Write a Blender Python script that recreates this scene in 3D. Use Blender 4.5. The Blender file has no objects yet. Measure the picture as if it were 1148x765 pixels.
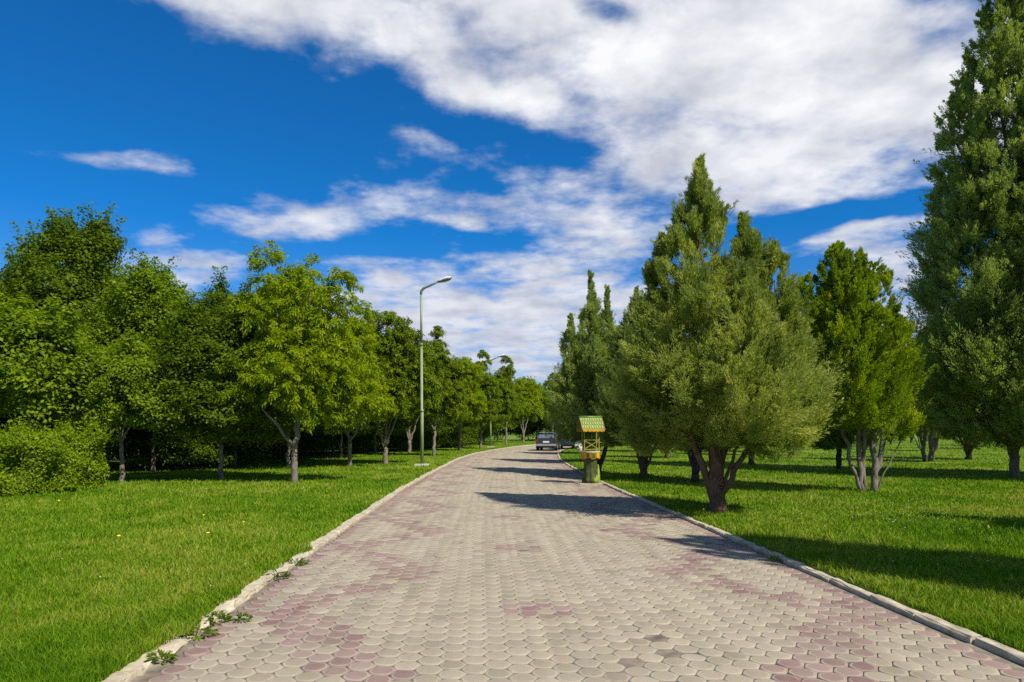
import bpy, bmesh, math, random
import numpy as np
from mathutils import Vector, Matrix

random.seed(7)
S = bpy.context.scene
COL = S.collection
CAM_H = 1.6
F = 765.0            # focal length in photo pixels (1148 wide)
LZ = 0.062            # lawn level above the paving
R_ = math.radians

# ------------------------------------------------------------------ helpers
def link(o, parent=None):
    COL.objects.link(o)
    if parent is not None:
        o.parent = parent
    return o

def tag(o, label=None, cat=None, group=None, kind=None):
    if label: o["label"] = label
    if cat: o["category"] = cat
    if group: o["group"] = group
    if kind: o["kind"] = kind
    return o

def empty(name, loc, label=None, cat=None, group=None, rz=0.0):
    o = bpy.data.objects.new(name, None)
    o.empty_display_size = 0.2
    link(o)
    o.location = loc
    o.rotation_euler = (0, 0, rz)
    return tag(o, label, cat, group)

def np_mesh(name, verts, loops, starts, mats, mat_idx=None, fattr=None, smooth=False):
    me = bpy.data.meshes.new(name)
    verts = np.ascontiguousarray(verts, dtype=np.float32)
    loops = np.ascontiguousarray(loops, dtype=np.int32)
    starts = np.ascontiguousarray(starts, dtype=np.int32)
    me.vertices.add(len(verts)); me.vertices.foreach_set("co", verts.ravel())
    me.loops.add(len(loops)); me.loops.foreach_set("vertex_index", loops)
    me.polygons.add(len(starts)); me.polygons.foreach_set("loop_start", starts)
    if mat_idx is not None:
        me.polygons.foreach_set("material_index", np.ascontiguousarray(mat_idx, dtype=np.int32))
    if smooth:
        me.polygons.foreach_set("use_smooth", np.ones(len(starts), dtype=bool))
    for m in (mats if isinstance(mats, (list, tuple)) else [mats]):
        me.materials.append(m)
    for k, v in (fattr or {}).items():
        a = me.attributes.new(k, 'FLOAT', 'FACE')
        a.data.foreach_set("value", np.ascontiguousarray(v, dtype=np.float32))
    me.update(calc_edges=True)
    return me

def bm_obj(name, bm, mat, parent=None, smooth=False):
    me = bpy.data.meshes.new(name)
    bmesh.ops.recalc_face_normals(bm, faces=bm.faces[:])
    bm.to_mesh(me); bm.free()
    for m in (mat if isinstance(mat, (list, tuple)) else [mat]):
        me.materials.append(m)
    if smooth:
        for p in me.polygons: p.use_smooth = True
    return link(bpy.data.objects.new(name, me), parent)

def bm_box(bm, c, s, rot=None, bevel=0.0, mi=0):
    r = bmesh.ops.create_cube(bm, size=1.0)
    vs = r['verts']
    M = Matrix.Translation(Vector(c)) @ (rot.to_4x4() if rot else Matrix()) @ Matrix.Diagonal((*s, 1))
    bmesh.ops.transform(bm, matrix=M, verts=vs)
    fs = set(f for v in vs for f in v.link_faces)
    for f in fs: f.material_index = mi
    if bevel:
        es = list(set(e for v in vs for e in v.link_edges))
        bmesh.ops.bevel(bm, geom=es, offset=bevel, segments=2, affect='EDGES', profile=0.6)

def bm_tube(bm, pts, radii, n=8, cap=True, mi=0):
    pts = [Vector(p) for p in pts]
    rings = []
    ref = Vector((0.31, 0.95, 0.12))
    for i, p in enumerate(pts):
        a = pts[max(i-1, 0)]; b = pts[min(i+1, len(pts)-1)]
        d = (b-a).normalized()
        u = ref - d*ref.dot(d)
        if u.length < 1e-3: u = Vector((1, 0, 0)) - d*d.x
        u.normalize(); v = d.cross(u)
        r = radii[i] if hasattr(radii, '__len__') else radii
        rings.append([bm.verts.new(p + (u*math.cos(2*math.pi*k/n) + v*math.sin(2*math.pi*k/n))*r) for k in range(n)])
    for a, b in zip(rings, rings[1:]):
        for k in range(n):
            f = bm.faces.new((a[k], a[(k+1) % n], b[(k+1) % n], b[k])); f.smooth = True; f.material_index = mi
    if cap:
        for r in (rings[0], rings[-1]):
            f = bm.faces.new(r); f.material_index = mi

# ------------------------------------------------------------------ materials
def new_mat(name):
    m = bpy.data.materials.new(name); m.use_nodes = True
    nt = m.node_tree; nt.nodes.clear()
    return m, nt, nt.nodes, nt.links

def ramp(N, stops):
    r = N.new('ShaderNodeValToRGB')
    e = r.color_ramp.elements
    while len(e) < len(stops): e.new(0.5)
    for el, (p, c) in zip(e, stops):
        el.position = p; el.color = (*c, 1)
    return r

def mixc(N, L, fac, a, b, mode='MIX'):
    m = N.new('ShaderNodeMix'); m.data_type = 'RGBA'; m.blend_type = mode
    for s, v in ((m.inputs[0], fac), (m.inputs[6], a), (m.inputs[7], b)):
        if hasattr(v, 'is_linked'): L.new(v, s)
        elif isinstance(v, (int, float)): s.default_value = v
        else: s.default_value = (*v, 1)
    return m.outputs[2]

def noise(N, L, vec, scale, detail=4, rough=0.55, dim='3D'):
    n = N.new('ShaderNodeTexNoise'); n.noise_dimensions = dim
    n.inputs['Scale'].default_value = scale; n.inputs['Detail'].default_value = detail
    n.inputs['Roughness'].default_value = rough
    if vec is not None: L.new(vec, n.inputs['Vector'])
    return n.outputs['Fac']

def mth(N, L, op, *a, clamp=False):
    n = N.new('ShaderNodeMath'); n.operation = op; n.use_clamp = clamp
    for i, v in enumerate(a):
        if hasattr(v, 'is_linked'): L.new(v, n.inputs[i])
        else: n.inputs[i].default_value = v
    return n.outputs[0]

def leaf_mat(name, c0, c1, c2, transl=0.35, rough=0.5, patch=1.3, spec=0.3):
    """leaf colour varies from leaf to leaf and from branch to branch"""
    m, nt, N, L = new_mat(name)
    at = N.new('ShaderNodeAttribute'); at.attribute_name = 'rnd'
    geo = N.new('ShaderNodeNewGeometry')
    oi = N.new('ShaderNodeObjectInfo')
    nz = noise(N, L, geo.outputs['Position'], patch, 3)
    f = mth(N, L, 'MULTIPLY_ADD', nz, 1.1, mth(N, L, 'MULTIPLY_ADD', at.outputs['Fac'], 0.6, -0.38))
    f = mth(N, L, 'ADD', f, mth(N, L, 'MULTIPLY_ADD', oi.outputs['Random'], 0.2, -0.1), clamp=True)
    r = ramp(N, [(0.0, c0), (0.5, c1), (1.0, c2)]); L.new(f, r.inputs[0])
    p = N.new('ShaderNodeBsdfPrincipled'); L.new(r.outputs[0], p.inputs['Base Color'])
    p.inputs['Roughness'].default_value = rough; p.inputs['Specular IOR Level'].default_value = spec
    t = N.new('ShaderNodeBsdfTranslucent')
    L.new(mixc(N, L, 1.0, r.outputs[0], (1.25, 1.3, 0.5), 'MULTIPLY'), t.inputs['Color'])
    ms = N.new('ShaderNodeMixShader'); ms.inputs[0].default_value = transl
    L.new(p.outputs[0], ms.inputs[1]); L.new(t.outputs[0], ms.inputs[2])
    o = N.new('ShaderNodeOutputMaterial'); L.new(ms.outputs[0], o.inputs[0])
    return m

def bark_mat(name, a, b, c):
    m, nt, N, L = new_mat(name)
    tc = N.new('ShaderNodeTexCoord')
    mp = N.new('ShaderNodeMapping'); mp.inputs['Scale'].default_value = (1, 1, 0.18)
    L.new(tc.outputs['Object'], mp.inputs[0])
    n1 = noise(N, L, mp.outputs[0], 38, 6, 0.65)
    n2 = noise(N, L, tc.outputs['Object'], 4, 3)
    r = ramp(N, [(0.25, a), (0.5, b), (0.75, c)]); L.new(mth(N, L, 'MULTIPLY_ADD', n2, 0.4, mth(N, L, 'MULTIPLY', n1, 0.65)), r.inputs[0])
    p = N.new('ShaderNodeBsdfPrincipled'); L.new(r.outputs[0], p.inputs['Base Color']); p.inputs['Roughness'].default_value = 0.9
    p.inputs['Specular IOR Level'].default_value = 0.15
    bu = N.new('ShaderNodeBump'); bu.inputs['Strength'].default_value = 0.9; bu.inputs['Distance'].default_value = 0.03
    L.new(n1, bu.inputs['Height']); L.new(bu.outputs[0], p.inputs['Normal'])
    o = N.new('ShaderNodeOutputMaterial'); L.new(p.outputs[0], o.inputs[0])
    return m

def simple_mat(name, c0, c1, scale=8, rough=0.6, metal=0.0, bump=0.0, spec=0.4, detail=5, stretch=None):
    m, nt, N, L = new_mat(name)
    tc = N.new('ShaderNodeTexCoord'); v = tc.outputs['Object']
    if stretch:
        mp = N.new('ShaderNodeMapping'); mp.inputs['Scale'].default_value = stretch; L.new(v, mp.inputs[0]); v = mp.outputs[0]
    n = noise(N, L, v, scale, detail, 0.6)
    r = ramp(N, [(0.3, c0), (0.7, c1)]); L.new(n, r.inputs[0])
    p = N.new('ShaderNodeBsdfPrincipled'); L.new(r.outputs[0], p.inputs['Base Color'])
    p.inputs['Roughness'].default_value = rough; p.inputs['Metallic'].default_value = metal
    p.inputs['Specular IOR Level'].default_value = spec
    if bump:
        bu = N.new('ShaderNodeBump'); bu.inputs['Strength'].default_value = bump; bu.inputs['Distance'].default_value = 0.02
        L.new(n, bu.inputs['Height']); L.new(bu.outputs[0], p.inputs['Normal'])
    o = N.new('ShaderNodeOutputMaterial'); L.new(p.outputs[0], o.inputs[0])
    return m

M = {}
M['round'] = leaf_mat('leaf_mid_green', (0.082, 0.145, 0.004), (0.170, 0.255, 0.007), (0.27, 0.36, 0.014), spec=0.15, transl=0.45)
M['hedge'] = leaf_mat('leaf_hedge', (0.105, 0.18, 0.004), (0.19, 0.28, 0.006), (0.29, 0.38, 0.012), spec=0.15, transl=0.45)
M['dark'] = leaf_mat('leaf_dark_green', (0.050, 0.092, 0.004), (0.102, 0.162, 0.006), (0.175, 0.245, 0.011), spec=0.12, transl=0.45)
M['locust'] = leaf_mat('leaf_locust', (0.155, 0.220, 0.004), (0.245, 0.315, 0.006), (0.33, 0.40, 0.010), transl=0.5, spec=0.12)
M['row'] = leaf_mat('leaf_row', (0.092, 0.145, 0.005), (0.165, 0.230, 0.008), (0.25, 0.295, 0.016), transl=0.45, spec=0.12)
M['juniper'] = leaf_mat('needle_juniper', (0.100, 0.145, 0.030), (0.255, 0.310, 0.064), (0.50, 0.51, 0.13), transl=0.42, rough=0.7, patch=1.3, spec=0.1)
M['thuja'] = leaf_mat('needle_thuja', (0.085, 0.150, 0.005), (0.240, 0.320, 0.009), (0.56, 0.56, 0.014), transl=0.45, rough=0.7, patch=1.5, spec=0.1)
M['cypress'] = leaf_mat('needle_cypress', (0.140, 0.200, 0.050), (0.275, 0.345, 0.092), (0.45, 0.50, 0.145), transl=0.42, rough=0.7, patch=0.7, spec=0.1)
M['bark_j'] = bark_mat('bark_juniper', (0.035, 0.018, 0.012), (0.12, 0.065, 0.045), (0.24, 0.16, 0.12))
M['bark_g'] = bark_mat('bark_grey', (0.05, 0.04, 0.03), (0.17, 0.14, 0.11), (0.32, 0.28, 0.23))
M['bark_d'] = bark_mat('bark_dark', (0.025, 0.02, 0.015), (0.07, 0.055, 0.045), (0.14, 0.115, 0.095))

# grass: one shader for the sod below and one for the blades, both with the same patches
def grass_mat(name, blade):
    m, nt, N, L = new_mat(name)
    geo = N.new('ShaderNodeNewGeometry'); pos = geo.outputs['Position']
    big = noise(N, L, pos, 0.35, 4, 0.6)
    med = noise(N, L, pos, 1.7, 4, 0.6)
    f = mth(N, L, 'ADD', mth(N, L, 'MULTIPLY_ADD', big, 1.25, -0.275), mth(N, L, 'MULTIPLY_ADD', med, 0.75, -0.125))
    if blade:
        at = N.new('ShaderNodeAttribute'); at.attribute_name = 'rnd'
        f = mth(N, L, 'ADD', f, mth(N, L, 'MULTIPLY_ADD', at.outputs['Fac'], 0.5, -0.25))
    else:
        mp = N.new('ShaderNodeMapping'); mp.inputs['Scale'].default_value = (1, 0.5, 1); L.new(pos, mp.inputs[0])
        fine = noise(N, L, mp.outputs[0], 26, 5, 0.75)
        f = mth(N, L, 'ADD', f, mth(N, L, 'MULTIPLY_ADD', fine, 0.9, -0.45))
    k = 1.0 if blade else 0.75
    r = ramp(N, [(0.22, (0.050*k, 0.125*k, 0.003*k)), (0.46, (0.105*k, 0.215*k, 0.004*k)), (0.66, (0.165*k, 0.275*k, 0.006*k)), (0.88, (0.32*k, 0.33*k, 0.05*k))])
    L.new(f, r.inputs[0])
    p = N.new('ShaderNodeBsdfPrincipled'); L.new(r.outputs[0], p.inputs['Base Color'])
    p.inputs['Roughness'].default_value = 0.7; p.inputs['Specular IOR Level'].default_value = 0.12
    o = N.new('ShaderNodeOutputMaterial')
    if blade:
        t = N.new('ShaderNodeBsdfTranslucent'); L.new(mixc(N, L, 1.0, r.outputs[0], (1.2, 1.2, 0.5), 'MULTIPLY'), t.inputs['Color'])
        ms = N.new('ShaderNodeMixShader'); ms.inputs[0].default_value = 0.35
        L.new(p.outputs[0], ms.inputs[1]); L.new(t.outputs[0], ms.inputs[2]); L.new(ms.outputs[0], o.inputs[0])
    else:
        bu = N.new('ShaderNodeBump'); bu.inputs['Strength'].default_value = 1.0; bu.inputs['Distance'].default_value = 0.05
        L.new(fine, bu.inputs['Height']); L.new(bu.outputs[0], p.inputs['Normal']); L.new(p.outputs[0], o.inputs[0])
    return m
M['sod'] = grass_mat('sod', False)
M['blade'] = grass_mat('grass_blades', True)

def paver_mat():
    m, nt, N, L = new_mat('hex_pavers')
    def attr(n):
        a = N.new('ShaderNodeAttribute'); a.attribute_name = n; return a.outputs['Fac']
    rnd, pink, rim = attr('rnd'), attr('pink'), attr('rim')
    geo = N.new('ShaderNodeNewGeometry'); pos = geo.outputs['Position']
    fine = noise(N, L, pos, 120, 4, 0.7)
    blot = noise(N, L, pos, 7, 5, 0.65)
    big = noise(N, L, pos, 0.6, 4, 0.6)
    grey = ramp(N, [(0.0, (0.262, 0.220, 0.156)), (0.5, (0.322, 0.272, 0.194)), (1.0, (0.365, 0.311, 0.224))]); L.new(rnd, grey.inputs[0])
    red = ramp(N, [(0.0, (0.19, 0.105, 0.100)), (0.5, (0.235, 0.145, 0.132)), (1.0, (0.285, 0.19, 0.168))]); L.new(rnd, red.inputs[0])
    c = mixc(N, L, pink, grey.outputs[0], red.outputs[0])
    # sandy, worn ring round the disc of each stone
    c = mixc(N, L, mth(N, L, 'MULTIPLY', rim, mth(N, L, 'MULTIPLY_ADD', blot, 2.6, -0.75, clamp=True)), c, (0.42, 0.375, 0.265))
    # dust and dirt that lies over several stones
    d = mth(N, L, 'MULTIPLY_ADD', blot, 2.2, -0.9, clamp=True)
    c = mixc(N, L, mth(N, L, 'MULTIPLY', d, 0.35), c, (0.33, 0.295, 0.205))
    d2 = mth(N, L, 'MULTIPLY_ADD', big, 3.2, -1.75, clamp=True)
    c = mixc(N, L, mth(N, L, 'MULTIPLY', d2, 0.35), c, (0.34, 0.305, 0.215))
    st = noise(N, L, pos, 1.9, 3, 0.5)
    d3 = mth(N, L, 'MULTIPLY_ADD', st, 6.0, -3.9, clamp=True)
    c = mixc(N, L, mth(N, L, 'MULTIPLY', d3, 0.30), c, (0.17, 0.145, 0.115))
    # faint wheel tracks, running with the path
    mpt = N.new('ShaderNodeMapping'); mpt.inputs['Scale'].default_value = (2.6, 0.10, 1); mpt.inputs['Rotation'].default_value = (0, 0, -0.05); L.new(pos, mpt.inputs[0])
    trk = noise(N, L, mpt.outputs[0], 1.6, 4, 0.6)
    c = mixc(N, L, 1.0, c, ramp_out(N, L, trk, 0.86, 1.10), 'MULTIPLY')
    chip = noise(N, L, pos, 34, 3, 0.6)
    c = mixc(N, L, mth(N, L, 'MULTIPLY', mth(N, L, 'MULTIPLY_ADD', chip, 9.0, -6.0, clamp=True), 0.55), c, (0.12, 0.10, 0.075))
    c = mixc(N, L, 1.0, c, ramp_out(N, L, fine, 0.86, 1.12), 'MULTIPLY')
    p = N.new('ShaderNodeBsdfPrincipled'); L.new(c, p.inputs['Base Color']); p.inputs['Roughness'].default_value = 0.85
    p.inputs['Specular IOR Level'].default_value = 0.2
    bu = N.new('ShaderNodeBump'); bu.inputs['Strength'].default_value = 0.5; bu.inputs['Distance'].default_value = 0.004
    L.new(mth(N, L, 'ADD', fine, mth(N, L, 'MULTIPLY', blot, 1.5)), bu.inputs['Height']); L.new(bu.outputs[0], p.inputs['Normal'])
    o = N.new('ShaderNodeOutputMaterial'); L.new(p.outputs[0], o.inputs[0])
    return m

def ramp_out(N, L, f, lo, hi):
    r = ramp(N, [(0.3, (lo,)*3), (0.7, (hi,)*3)]); L.new(f, r.inputs[0]); return r.outputs[0]
M['paver'] = paver_mat()
M['bed'] = simple_mat('joint_sand', (0.10, 0.075, 0.055), (0.30, 0.25, 0.18), scale=5, rough=0.95, bump=0.6)
M['far_path'] = simple_mat('far_paving', (0.26, 0.23, 0.175), (0.36, 0.31, 0.235), scale=3, rough=0.9, bump=0.2)
M['kerb'] = simple_mat('kerb_concrete', (0.30, 0.25, 0.165), (0.56, 0.485, 0.345), scale=7, rough=0.9, bump=0.5, detail=8)

# ------------------------------------------------------------------ path layout (camera at the origin, looking along +Y)
CY = [-8, 0, 4, 8, 19, 28, 36, 44, 52, 60, 70, 80, 95, 110]
CX = [1.15, 0.75, 0.55, 0.36, -0.10, -0.21, -0.20, 0.20, 1.05, 2.35, 4.5, 7.4, 13.0, 20.0]
HW = [2.95, 2.95, 2.95, 2.92, 2.80, 2.70, 2.70, 2.70, 2.65, 2.6, 2.6, 2.6, 2.6, 2.6]
def smooth_curve():
    ys = np.linspace(-8, 110, 1181)
    xs = np.interp(ys, CY, CX); hw = np.interp(ys, CY, HW)
    k = np.hanning(61); k /= k.sum()
    xs = np.convolve(np.pad(xs, 30, mode='reflect', reflect_type='odd'), k, mode='valid')
    return ys, xs, hw
PY, PX, PHW = smooth_curve()
TX = np.gradient(PX, PY); TL = np.sqrt(1 + TX**2)
PS = np.concatenate([[0], np.cumsum(np.sqrt(np.diff(PX)**2 + np.diff(PY)**2))])
def path_pt(s, t):
    """s along the centre line, t to the right"""
    x = np.interp(s, PS, PX); y = np.interp(s, PS, PY)
    tx = np.interp(s, PS, TX); l = np.sqrt(1 + tx**2)
    return x + t/l, y - t*tx/l
def path_s(y): return np.interp(y, PY, PS)
def path_edges(y):
    c = np.interp(y, PY, PX); h = np.interp(y, PY, PHW)*np.interp(y, PY, TL)
    return c - h, c + h
def lawn_z(x, y):
    return LZ + 0.008*np.sin(x*0.7+1.3)*np.cos(y*0.45) + 0.005*np.sin(x*1.7+y*1.1)
def lz(x, y): return float(lawn_z(np.array(x), np.array(y)))

# paving stones: regular hexagons in columns that run with the path
def build_paving():
    P = 0.178; DX = P*0.866
    s0, s1 = float(path_s(1.5)), float(path_s(66))
    rng = np.random.default_rng(3)
    ncol = int(5.9/DX/2)+1
    cs, ct, cc, rr = [], [], [], []
    for i in range(-ncol, ncol+1):
        s = np.arange(s0, s1, P) + (P/2 if i % 2 else 0)
        cs.append(s); ct.append(np.full_like(s, i*DX)); cc.append(np.full(len(s), i)); rr.append(np.arange(len(s)))
    s = np.concatenate(cs); t = np.concatenate(ct)
    hw = np.interp(np.interp(s, PS, PY), PY, PHW)
    k = np.abs(t) < hw - 0.02
    s, t, hw = s[k], t[k], hw[k]
    x, y = path_pt(s, t)
    n = len(s)
    # colour pattern: red zigzags along both sides, red border, small flowers down the middle
    per = 3.2
    ph = ((y - 4.45) / per) % 1.0
    tri = np.abs(ph*2-1)                      # 1 at the inner tips, 0 half way
    inner, outer = 1.45, 2.50
    zz = outer - (outer-inner)*tri
    pink = (np.abs(np.abs(t) - zz) < 0.31) & (rng.random(n) < 0.86)
    pink |= (np.abs(t) > hw-0.24)
    dm = ((y - 6.05 + per/2) % per) - per/2
    rad = np.hypot(dm, t + 0.22)
    pink |= (rad < 0.30) & (rad > 0.07)
    pink &= rng.random(n) > 0.04
    pinkv = pink*np.clip(rng.normal(0.85, 0.15, n), 0.3, 1)
    rnd = np.clip(rng.normal(0.5, 0.24, n), 0, 1)
    ang = np.arctan2(np.interp(s, PS, TX), 1.0)
    # stone template
    Ro = P/math.sqrt(3) - 0.0022
    hexa = np.array([[math.cos(math.pi/3*i), math.sin(math.pi/3*i)] for i in range(6)])
    circ = np.array([[math.cos(math.pi/6*i), math.sin(math.pi/6*i)] for i in range(12)])
    T = np.zeros((36, 3))
    T[:6, :2] = hexa*Ro; T[:6, 2] = -0.03
    T[6:12, :2] = hexa*Ro; T[6:12, 2] = -0.0020
    T[12:24, :2] = circ*(P/2*0.90); T[12:24, 2] = -0.0011
    T[24:, :2] = circ*(P/2*0.80); T[24:, 2] = 0.0
    faces, rimv = [], []
    for i in range(6):
        j = (i+1) % 6
        faces.append([i, j, 6+j, 6+i]); rimv.append(0.3)
        faces.append([6+i, 6+j, 12+(2*i+2) % 12, 12+2*i+1, 12+2*i]); rimv.append(0.35)
    for i in range(12):
        j = (i+1) % 12
        faces.append([12+i, 12+j, 24+j, 24+i]); rimv.append(1.0)
    faces.append(list(range(24, 36))); rimv.append(0.0)
    ca, sa = np.cos(-ang + rng.normal(0, 0.012, n)), np.sin(-ang + rng.normal(0, 0.012, n))
    V = np.empty((n, 36, 3))
    V[:, :, 0] = x[:, None] + T[None, :, 0]*ca[:, None] - T[None, :, 1]*sa[:, None]
    V[:, :, 1] = y[:, None] + T[None, :, 0]*sa[:, None] + T[None, :, 1]*ca[:, None]
    tilt = rng.normal(0, 0.006, (n, 2)) * np.where(rng.random(n) < 0.04, 3.0, 1.0)[:, None]
    sag = 0.002*np.sin(x*1.9+y*0.7) + 0.003*np.sin(y*1.1-x*0.6)
    V[:, :, 2] = T[None, :, 2] + (sag + rng.normal(0, 0.0012, n) - np.where(rng.random(n) < 0.03, 0.004, 0))[:, None] + tilt[:, 0, None]*T[None, :, 0] + tilt[:, 1, None]*T[None, :, 1]
    fl = np.array([v for f in faces for v in f]); fs = np.cumsum([0]+[len(f) for f in faces])[:-1]
    loops = (fl[None, :] + 36*np.arange(n)[:, None]).ravel()
    starts = (fs[None, :] + len(fl)*np.arange(n)[:, None]).ravel()
    nf = len(faces)
    me = np_mesh('path', V.reshape(-1, 3), loops, starts, M['paver'],
                 fattr={'rnd': np.repeat(rnd, nf), 'pink': np.repeat(pinkv, nf), 'rim': np.tile(rimv, n)})
    tag(link(bpy.data.objects.new('path', me)), kind='structure')
    # bed of sand in the joints
    ss = np.arange(0, PS[-1], 0.5)
    v, f = [], []
    hh = np.interp(np.interp(ss, PS, PY), PY, PHW)
    for a, h in zip(ss, hh):
        for tt in (-h-0.03, h+0.03):
            X, Y = path_pt(a, tt)
            far = float(np.interp(Y, [64, 66], [-0.008, -0.004]))
            v.append((float(X), float(Y), far))
    for i in range(len(ss)-1):
        f.append((2*i, 2*i+1, 2*i+3, 2*i+2))
    me = bpy.data.meshes.new('path_bed'); me.from_pydata(v, [], f)
    me.materials.append(M['bed']); me.materials.append(M['far_path'])
    for p in me.polygons:
        if p.center.y > 64: p.material_index = 1
    tag(link(bpy.data.objects.new('path_bed', me)), kind='structure')
build_paving()

def build_kerb(side):
    rng = random.Random(5 if side > 0 else 9)
    bm = bmesh.new()
    s = float(path_s(1.0)); end = float(path_s(100))
    while s < end:
        ln = rng.uniform(0.55, 0.95) if s < 70 else 1.5
        if side < 0 and s < float(path_s(11)): ln = rng.uniform(0.25, 0.6)
        y = float(np.interp(s, PS, PY)); h = float(np.interp(y, PY, PHW))
        w = 0.115
        top = 0.046 + rng.uniform(-0.006, 0.006)
        j = rng.uniform(-0.008, 0.008)
        rough = 0.006
        top -= 0.018 if rng.random() < 0.08 else 0.0
        if side < 0:
            top = float(np.interp(y, [5, 9, 14], [0.022, 0.034, 0.055])) + rng.uniform(-0.012, 0.012)
            w = float(np.interp(y, [5, 9, 14], [0.22, 0.19, 0.15]))*rng.uniform(0.8, 1.15)
            rough = float(np.interp(y, [6, 12], [0.022, 0.006])); j = rng.uniform(-0.02, 0.02) if y < 11 else j
        n = 4
        rows = []
        prof = [(0, -0.05), (0, top-0.016), (0.010, top-0.005), (0.024, top), (w-0.02, top), (w, top-0.02), (w, -0.05)]
        for q in range(n+1):
            a = s + 0.007 + (ln-0.014)*q/n
            row = []
            for (t0, z) in prof:
                tt = side*(h + 0.004 + j + t0 + rng.uniform(-rough, rough))
                X, Y = path_pt(a, tt)
                row.append(bm.verts.new((float(X), float(Y), z + (rng.uniform(-rough, rough) if z > 0 else 0))))
            rows.append(row)
        for a, b in zip(rows, rows[1:]):
            for q in range(len(prof)-1):
                bm.faces.new((a[q], a[q+1], b[q+1], b[q]))
        bm.faces.new(rows[0]); bm.faces.new(rows[-1][::-1])
        s += ln
    o = bm_obj('kerb', bm, M['kerb'])
    tag(o, kind='structure')
build_kerb(1); build_kerb(-1)

def build_ground():
    bm = bmesh.new()
    vs = [bm.verts.new(p) for p in ((-2500, -300, -0.12), (2500, -300, -0.12), (2500, 4000, -0.12), (-2500, 4000, -0.12))]
    bm.faces.new(vs)
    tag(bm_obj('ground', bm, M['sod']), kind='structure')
    for side in (-1, 1):
        ys = np.concatenate([np.arange(-6, 40, 0.5), np.arange(40, 110, 1.5)])
        off = np.concatenate([[0.085, 0.09], np.arange(0.5, 12, 0.5), np.arange(12, 90, 3.0)])
        v = np.empty((len(ys), len(off), 3))
        e = path_edges(ys)[0 if side < 0 else 1]
        v[:, :, 0] = e[:, None] + side*off[None, :]
        if side < 0: v[:, :2, 0] -= np.interp(ys, [10, 14], [0.06, 0.0])[:, None]
        v[:, :, 1] = ys[:, None]
        v[:, :, 2] = lawn_z(v[:, :, 0], v[:, :, 1]) - 0.02
        v[:, 0, 2] = -0.10
        idx = np.arange(len(ys)*len(off)).reshape(len(ys), len(off))
        q = np.stack([idx[:-1, :-1], idx[:-1, 1:], idx[1:, 1:], idx[1:, :-1]], -1).reshape(-1, 4)
        if side < 0: q = q[:, ::-1]
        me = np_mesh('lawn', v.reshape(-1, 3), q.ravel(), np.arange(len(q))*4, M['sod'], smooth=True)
        tag(link(bpy.data.objects.new('lawn', me)), kind='structure')
build_ground()

# ------------------------------------------------------------------ grass blades
def unit(v): return v/np.maximum(np.linalg.norm(v, axis=-1, keepdims=True), 1e-9)

def blades_mesh(name, x, y, z, h, w, lean, rng, mat, rnd=None):
    n = len(x)
    a = rng.uniform(0, 2*np.pi, n); b = rng.uniform(0, 2*np.pi, n)
    side = np.stack([np.cos(a), np.sin(a), np.zeros(n)], -1)*w[:, None]*0.5
    ld = np.stack([np.cos(b), np.sin(b), np.zeros(n)], -1)*(lean*h)[:, None]
    base = np.stack([x, y, z], -1)
    up = np.stack([np.zeros(n), np.zeros(n), h], -1)
    V = np.empty((n, 5, 3))
    V[:, 0] = base - side; V[:, 1] = base + side
    mid = base + up*0.6 + ld*0.35
    V[:, 2] = mid + side*0.75; V[:, 3] = mid - side*0.75
    V[:, 4] = base + up + ld
    fl = np.array([0, 1, 2, 3, 3, 2, 4]); fs = np.array([0, 4])
    loops = (fl[None] + 5*np.arange(n)[:, None]).ravel(); starts = (fs[None] + 7*np.arange(n)[:, None]).ravel()
    if rnd is None: rnd = rng.random(n)
    return np_mesh(name, V.reshape(-1, 3), loops, starts, mat, fattr={'rnd': np.repeat(rnd, 2)})

def build_grass():
    rng = np.random.default_rng(11)
    N = 900000
    dist = F*(CAM_H-LZ)
    # spread more thinly with distance (detail falls off with size), nothing depends on the view itself
    v = rng.random(N)
    yp = 8 + 322*v**1.25
    Y = dist/yp
    X = rng.uniform(-760, 800, N)/F*Y
    l, r = path_edges(Y)
    edge = 0.055 + rng.random(N)*0.04
    # the grass creeps over the broken left kerb close by
    creep = np.where(Y < 10, 0.10*np.sin(Y*5.1) + 0.10*np.sin(Y*2.3+1) - 0.02, 0.0)
    k = ((X < l - 0.135 + np.clip(creep, 0.0, 0.12)*(rng.random(N) < 0.8)) | (X > r + edge + 0.05)) & (Y < 100)
    X, Y = X[k], Y[k]; n = len(X)
    patch = 0.5+0.5*np.sin(X*0.9+np.sin(Y*0.7))*np.cos(Y*0.8+0.6*X)
    h = rng.gamma(9, 1/9, n)*(0.040 + 0.022*patch)
    tall = rng.random(n) < 0.015
    h[tall] *= 1.8
    h = np.minimum(h, 0.15)
    w = np.maximum(0.0045, 0.00125*Y)*rng.uniform(0.7, 1.3, n)
    me = blades_mesh('grass', X, Y, lawn_z(X, Y)-0.025, h, w, rng.uniform(0.1, 1.0, n), rng, M['blade'])
    tag(link(bpy.data.objects.new('grass', me)), kind='stuff')
build_grass()

# ------------------------------------------------------------------ foliage generators
def leaf_quads(C, d, nrm, ln, wd, fold=0.12):
    s = unit(np.cross(nrm, d))
    V = np.empty((len(C), 4, 3))
    m = C + d*(ln*0.48)[:, None]
    V[:, 0] = C
    V[:, 1] = m + s*(wd*0.5)[:, None] + nrm*(wd*fold)[:, None]
    V[:, 2] = C + d*ln[:, None]
    V[:, 3] = m - s*(wd*0.5)[:, None] + nrm*(wd*fold)[:, None]
    return V

def quads_mesh(name, V, mat, rnd):
    n = len(V)
    return np_mesh(name, V.reshape(-1, 3), np.arange(4*n), np.arange(n)*4, mat, fattr={'rnd': rnd})

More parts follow.
